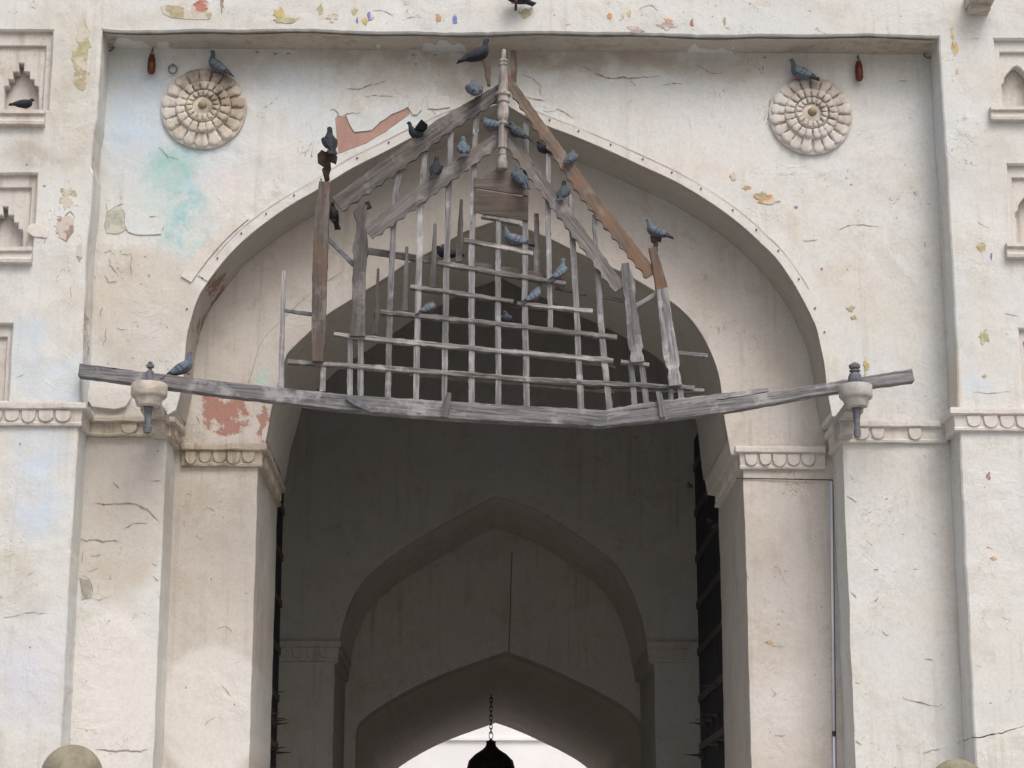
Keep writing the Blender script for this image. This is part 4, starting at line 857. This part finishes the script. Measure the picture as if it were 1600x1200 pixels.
# ---- stone ring brackets carrying the beam ends, and the pivot pins through them
def ringbracket(px, py, r, mat, pin, lab):
    yc = -.395; c = P(px, py, yc); k = (yc-CAM.y)/FPX; R0 = r*k
    br = MB(); n = 28
    prof = [(R0*.30, .07), (R0*.96, .07), (R0, .06), (R0, -.045), (R0*.93, -.065), (R0*.80, -.072), (R0*.66, -.15), (R0*.40, -.165), (R0*.30, -.155), (R0*.30, .07)]
    v = []
    for q, z in prof:
        for i in range(n):
            a = 2*math.pi*i/n; j = 1+.02*noise.noise(Vector((math.cos(a)*2, math.sin(a)*2, z*8+px))); v.append((c.x+q*j*math.cos(a), yc+q*j*math.sin(a), c.z+z))
    f = [(i*n+m, i*n+(m+1) % n, (i+1)*n+(m+1) % n, (i+1)*n+m) for i in range(len(prof)-1) for m in range(n)]
    o = obj('ring_bracket', v, f, mat, GH, label=lab); auto(o, 45)
    b = MB(); b.box(c.x-R0*.55, c.x+R0*.55, yc+R0*.7, .46, c.z-.17, c.z-.085); b.box(c.x-R0*.45, c.x+R0*.45, .12, .46, c.z-.30, c.z-.172); b.build('corbel', mat, o)
    pn = MB(); pn.lathe((c.x, yc, c.z), [(w_*k, z) for z, w_ in pin], 14)
    q = pn.build('pivot_pin', M_slate, TF); auto(q, 35); return q
ringbracket(233, 611, 29, M_stone_l, [(-.43, 2), (-.42, 6), (-.36, 7), (-.345, 5), (-.15, 7), (.08, 6), (.20, 6), (.21, 3), (.235, 3), (.24, 6.5), (.265, 6.5), (.27, 3), (.29, 4), (.30, 1)], 'dirty cream stone ring at the left pilaster')
ringbracket(1337, 613, 27, M_stone, [(-.46, 1), (-.455, 5), (-.40, 6.5), (-.36, 4.5), (-.15, 7), (.07, 10), (.11, 11.5), (.15, 11.5), (.19, 9), (.20, 6), (.215, 9), (.225, 9), (.235, 5.5), (.25, 9), (.275, 9.5), (.29, 7), (.305, 3), (.31, 1)], 'grey stone ring at the right pilaster')
patch('lifted_plaster', [(137, 612), (150, 604), (200, 610), (206, 622), (198, 636), (180, 641), (145, 637), (136, 625)], .45, .05, M_cream)

# ================================================================== PIGEONS
def bird_mats():
    N = NT('pigeon_body'); p = N.tc.outputs['Object']; s = N.n('ShaderNodeSeparateXYZ'); N.l(p, s.inputs[0])
    c = N.mix(N.ramp(N.noise(p, 40., 3), .4, .6), (.05, .066, .085), (.075, .092, .115))
    neck = N.math('MULTIPLY', N.ramp(s.outputs[2], .135, .155), N.ramp(s.outputs[2], .19, .175))
    c = N.mix(N.math('MULTIPLY', neck, .8), c, N.mix(N.ramp(N.noise(p, 25., 2), .4, .6), (.04, .13, .10), (.11, .06, .13)))
    c = N.mix(N.ramp(s.outputs[2], .18, .19, 0, .85), c, (.07, .085, .12))
    orr = N.n('ShaderNodeObjectInfo').outputs['Location']; wn = N.n('ShaderNodeTexWhiteNoise'); N.l(orr, wn.inputs['Vector'])
    c = N.mix(1., c, N.ramp(wn.outputs[0], 0, 1, .65, 1.45), 'MULTIPLY')
    N.b.inputs['Sheen Weight'].default_value = .2
    m1 = N.done(c, N.bump(N.noise(N.vec('MULTIPLY', p, (60., 140., 140.)), 1., 3), .002, .6), .7)
    N = NT('pigeon_wing'); p = N.tc.outputs['Object']; s = N.n('ShaderNodeSeparateXYZ'); N.l(p, s.inputs[0])
    x = N.math('ADD', s.outputs[0], N.math('MULTIPLY', s.outputs[2], .45)); x = N.math('ADD', x, N.math('MULTIPLY', N.noise(p, 30., 2), .02))
    c = N.mix(N.ramp(N.noise(p, 60., 3), .35, .65), (.085, .105, .13), (.12, .145, .175))
    for a_, b_ in ((.012, .030), (-.030, -.012)):
        bar = N.math('MULTIPLY', N.ramp(x, a_-.003, a_+.002), N.ramp(x, b_+.003, b_-.002)); c = N.mix(N.math('MULTIPLY', bar, .5), c, (.02, .023, .03))
    orr = N.n('ShaderNodeObjectInfo').outputs['Location']; wn = N.n('ShaderNodeTexWhiteNoise'); N.l(orr, wn.inputs['Vector'])
    c = N.mix(1., c, N.ramp(wn.outputs[0], 0, 1, .65, 1.45), 'MULTIPLY')
    fe = N.voro(N.vec('MULTIPLY', p, (55., 90., 90.)), 1.); c = N.mix(N.ramp(fe, .45, .8, 0, .35), c, (.03, .034, .042))
    c = N.mix(N.ramp(x, -.07, -.095), c, (.03, .034, .045))
    m2 = N.done(c, N.bump(N.noise(N.vec('MULTIPLY', p, (40., 160., 160.)), 1., 3), .0025, .7), .7)
    return m1, m2
M_pb, M_pw = bird_mats(); M_pt = simple('pigeon_tail', (.075, .09, .115), (.03, .034, .045), 30., .75, .001); M_pbk = simple('pigeon_beak', (.05, .045, .045), (.35, .33, .32), 60., .5, .0005)
M_pl = simple('pigeon_leg', (.42, .10, .09), (.30, .07, .07), 40., .6, .0005); M_eye = simple('pigeon_eye', (.35, .10, .03), (.02, .01, .01), 90., .2, .0002)
M_pd = simple('dark_pigeon_feathers', (.030, .034, .045), (.018, .02, .026), 30., .75, .001)
def loft(sp, n=12, sub=4):
    pts = smoothline([Vector(q) for q in sp], sub) if False else None
    L = []
    m = len(sp)
    for i in range(m-1):
        p0, p1, p2, p3 = [Vector(sp[max(0, min(m-1, i+d))]) for d in (-1, 0, 1, 2)]
        for j in range(sub):
            t = j/sub; L.append(.5*((2*p1)+(p2-p0)*t+(2*p0-5*p1+4*p2-p3)*t*t+(3*p1-p0-3*p2+p3)*t**3))
    L.append(Vector(sp[-1])); return L
class V4(tuple): pass
def catmull(rows, sub):
    out = []; m = len(rows)
    for i in range(m-1):
        a, b, c, d = [rows[max(0, min(m-1, i+k))] for k in (-1, 0, 1, 2)]
        for j in range(sub):
            t = j/sub
            out.append([.5*((2*b[k])+(c[k]-a[k])*t+(2*a[k]-5*b[k]+4*c[k]-d[k])*t*t+(3*b[k]-a[k]-3*c[k]+d[k])*t**3) for k in range(len(b))])
    out.append(list(rows[-1])); return out
def tube_rows(rows, n=12):
    """rows (x, z, ry, rz): elliptical rings perpendicular to the spine in the xz plane"""
    R = catmull(rows, 4); v = []; f = []
    for i, (x, z, ry, rz) in enumerate(R):
        a = R[max(0, i-1)]; b = R[min(len(R)-1, i+1)]; t = Vector((b[0]-a[0], 0, b[1]-a[1])).normalized(); nr = Vector((-t.z, 0, t.x))
        for k in range(n):
            q = 2*math.pi*k/n; v.append(Vector((x, 0, z))+Vector((0, 1, 0))*(max(.001, ry)*math.cos(q))+nr*(max(.001, rz)*math.sin(q)))
    for i in range(len(R)-1):
        for k in range(n): f.append((i*n+k, i*n+(k+1) % n, (i+1)*n+(k+1) % n, (i+1)*n+k))
    f += [tuple(range(n)), tuple(range((len(R)-1)*n, len(R)*n))]
    return v, f
def make_pigeon(pose):
    """pose: 'stand', 'tall', 'hunch', 'flap'. faces +x, feet at z = 0"""
    if pose == 'tall': body = [(-.085, .055, .006, .005), (-.06, .065, .028, .022), (-.02, .088, .044, .042), (.025, .118, .047, .048), (.05, .150, .036, .036), (.058, .180, .023, .023), (.064, .205, .020, .021), (.078, .217, .019, .019), (.094, .214, .010, .010), (.099, .212, .004, .004)]
    elif pose == 'hunch': body = [(-.10, .075, .006, .005), (-.075, .080, .030, .022), (-.03, .092, .048, .044), (.025, .100, .052, .052), (.06, .115, .042, .044), (.075, .138, .030, .028), (.085, .152, .022, .021), (.100, .156, .019, .018), (.114, .152, .010, .010), (.118, .150, .004, .004)]
    else: body = [(-.10, .082, .006, .005), (-.075, .086, .028, .022), (-.03, .092, .045, .041), (.02, .100, .049, .047), (.055, .120, .038, .040), (.075, .150, .024, .025), (.086, .176, .019, .020), (.100, .190, .019, .019), (.114, .187, .011, .011), (.119, .184, .004, .004)]
    v, f = tube_rows(body)
    parts = []
    parts.append(('body', v, f, M_pb))
    hx, hz = body[-3][0], body[-3][1]
    b = MB(); b.tube((hx+.012, 0, hz-.002), (hx+.036, 0, hz-.010), .0055, .0012, 6); parts.append(('beak', b.v, b.f, M_pbk))
    for s in (-1, 1):
        b = MB(); b.lathe((hx+.004, s*.0172, hz+.003), [(.0005, -.0035), (.003, -.002), (.0035, 0), (.003, .002), (.0005, .0035)], 8); parts.append(('eye', b.v, b.f, M_eye))
    # tail
    tx, tz = body[1][0], body[1][1]; dz = -.55 if pose == 'tall' else -.12
    v = []
    for i, (dx, w_, t_) in enumerate([(.03, .020, .012), (-.03, .024, .008), (-.08, .030, .005), (-.115, .034, .003)]):
        x = tx+dx; z = tz+dz*(-dx)*1.0 if False else tz+dx*(-dz)
        v += [(x, -w_, z-t_), (x, w_, z-t_), (x, w_, z+t_), (x, -w_, z+t_)]
    f = [(i*4+k, i*4+(k+1) % 4, i*4+4+(k+1) % 4, i*4+4+k) for i in range(3) for k in range(4)]+[(0, 1, 2, 3), (12, 13, 14, 15)]
    parts.append(('tail', v, f, M_pt))
    # wings
    sh = body[3]
    for s in (-1, 1):
        if pose == 'flap':
            rows = [(.0, .0, .055), (.35, .25, .060), (.7, .45, .050), (1., .55, .012)]; v = []; n = len(rows)
            for (t, u, c) in rows:
                y = s*(.035+.13*t); z = sh[1]+.02+.10*u
                v += [(.05-.02*t, y, z), (.05-.02*t-c, y, z+.006), (.05-.02*t-2*c, y, z-.004), (.05-.02*t-c, y, z-.006)]
            f = [(i*4+k, i*4+(k+1) % 4, i*4+4+(k+1) % 4, i*4+4+k) for i in range(n-1) for k in range(4)]+[(0, 1, 2, 3), tuple(range(4*n-4, 4*n))]
            parts.append(('wing', v, f, M_pd)); continue
        tz2 = -.45 if pose == 'tall' else -.08
        x0, z0 = sh[0]+.030, sh[1]+.012; x1 = body[0][0]-.055; z1 = body[0][1]+(.004 if pose != 'tall' else -.012)
        v = []; m = 9; n = 8
        for i in range(m+1):
            t = i/m; x = x0+(x1-x0)*t; zc_ = z0+(z1-z0)*t; h = .038*math.sin(math.pi*min(1, t*.9+.12))**.7*(1-.55*t)+.004; th = .012*(1-t)+.004
            yb = (sh[2]-.006)*(1-t**1.6)+.010*t+.004
            for k in range(n):
                q = 2*math.pi*k/n; v.append((x, s*(yb+th*math.cos(q)), zc_+h*math.sin(q)-.006*(1-t)))
        f = [(i*n+k, i*n+(k+1) % n, (i+1)*n+(k+1) % n, (i+1)*n+k) for i in range(m) for k in range(n)]+[tuple(range(n)), tuple(range(m*n, m*n+n))]
        parts.append(('wing', v, f, M_pw))
    for s in (-1, 1):
        b = MB(); x = .012 if pose != 'tall' else .0
        b.tube((x, s*.018, .065), (x+.008, s*.018, .004), .0055, .0032, 6)
        for a_ in (-.5, 0, .5): b.tube((x+.008, s*.018, .004), (x+.008+.026*math.cos(a_), s*.018+.022*math.sin(a_), .003), .003, .0018, 5)
        b.tube((x+.008, s*.018, .004), (x-.010, s*.018, .003), .003, .0016, 5); parts.append(('leg', b.v, b.f, M_pl))
    def squat(nm, v_):
        if nm == 'leg': return [(q[0]*.9, q[1]*.9, q[2]*.62) for q in v_]
        return [(q[0]*1.03-.004, q[1]*1.22, .062+(q[2]-.092)*1.16) for q in v_]
    parts = [(nm, squat(nm, v_), f_, mt) for nm, v_, f_, mt in parts]
    return [(nm, mesh('pigeon_'+nm, v_, f_, mt, nm in ('body', 'wing', 'eye'))) for nm, v_, f_, mt in parts]
pig = {k: make_pigeon(k) for k in ('stand', 'tall', 'hunch', 'flap')}
def pigeon(px, py, y, head, pose, lab, pitch=0., s=1., dark=False, roll=0.):
    """px, py: where the feet stand; head: heading in degrees (0 = facing right, 180 = facing left, 90 = away)"""
    e = empty('pigeon', tuple(P(px, py, y)), lab, 'pigeon', 'pigeons perched on the gate and its timber frame')
    e.rotation_euler = (R_(roll), R_(-pitch), R_(head)); e.scale = (s, s, s)
    for nm, me in pig[pose]:
        o = bpy.data.objects.new(nm, me); col.objects.link(o); o.parent = e
        if dark and nm in ('body', 'wing', 'tail'):
            o.material_slots[0].link = 'OBJECT'; o.material_slots[0].material = M_pd
    return e
K = 1.12
pigeon(333, 112, .33, 168, 'stand', 'pigeon standing on top of the brown stained left medallion', 26, K)
pigeon(1247, 124, .33, 172, 'stand', 'pigeon standing on top of the right medallion', 14, K)
pigeon(752, 97, -.16, 12, 'stand', 'large dark pigeon high under the lintel, left of the turned post top', 16, 1.25, True)
pigeon(741, 152, -.19, 100, 'hunch', 'pigeon seen from behind on the left bargeboard just below the topmost bird', 22, 1.2)
pigeon(515, 236, -.2, 105, 'tall', 'pigeon standing tall on the dark finial of the left outer post', 14, 1.15, True)
pigeon(650, 219, -.19, 200, 'flap', 'black pigeon with raised wing on the outer left bargeboard', 5, .95, True)
pigeon(724, 244, -.2, 95, 'tall', 'pigeon seen from behind on the inner left bargeboard, right of the dark green one', 8, 1.0)
pigeon(681, 276, -.2, 80, 'tall', 'dark green-grey pigeon standing on the middle of the inner left bargeboard', 10, 1.0, True)
pigeon(768, 206, -.2, 150, 'hunch', 'pigeon tucked against the left side of the turned post', 5, 1.05)
pigeon(804, 216, -.2, 150, 'hunch', 'dark barred pigeon against the right side of the turned post', 25, 1.0)
pigeon(894, 256, -.19, 60, 'hunch', 'bluish pigeon behind the rusty bargeboard near its upper half', 25, .85)
pigeon(848, 240, -.14, 200, 'hunch', 'black pigeon in shade just under the upper rusty bargeboard', 10, .75, True)
pigeon(880, 312, -.17, 75, 'tall', 'slate blue pigeon on the inner right bargeboard between two laths', 8, .95)
pigeon(808, 288, -.19, 125, 'hunch', 'pale barred pigeon beside the shaped wooden panel', 38, 1.05)
pigeon(801, 386, -.13, 176, 'stand', 'pigeon facing left on the rail under the shaped panel', 8, K)
pigeon(877, 436, -.13, 30, 'tall', 'pigeon on the right end of the third rail', 12, .95)
pigeon(835, 473, -.13, 20, 'tall', 'pale pigeon standing upright on the fourth rail', 5, .95)
pigeon(672, 490, -.10, 30, 'hunch', 'pale blue pigeon on the fifth rail, left part of the grille', 20, .85)
pigeon(792, 506, -.10, 250, 'hunch', 'pigeon facing outward on the fifth rail in front of the dark opening', 0, .75)
pigeon(697, 405, .02, 170, 'hunch', 'dark pigeon behind the laths on the rear board', 0, .95, True)
pigeon(521, 345, -.12, 255, 'tall', 'slate coloured pigeon half hidden behind the left outer post', 5, .8, True)
pigeon(1021, 372, -.2, 168, 'stand', 'pigeon on the dark finial of the right outer post', 14, 1.0)
pigeon(291, 586, -.13, 8, 'stand', 'pigeon on the long beam just right of the left stone ring', 22, 1.15)
pigeon(38, 170, .05, 20, 'hunch', 'dark pigeon sitting in the upper left wall niche', 0, .8, True)
pigeon(806, 6, -.14, 205, 'hunch', 'dark pigeon cut off by the top edge above the lintel', 0, 1.1, True)
b = MB(); q = P(806, 7, -.1); b.tube((q.x, .02, q.z-.012), (q.x, -.24, q.z-.012), .014); b.build('iron_peg', M_iron, GH)
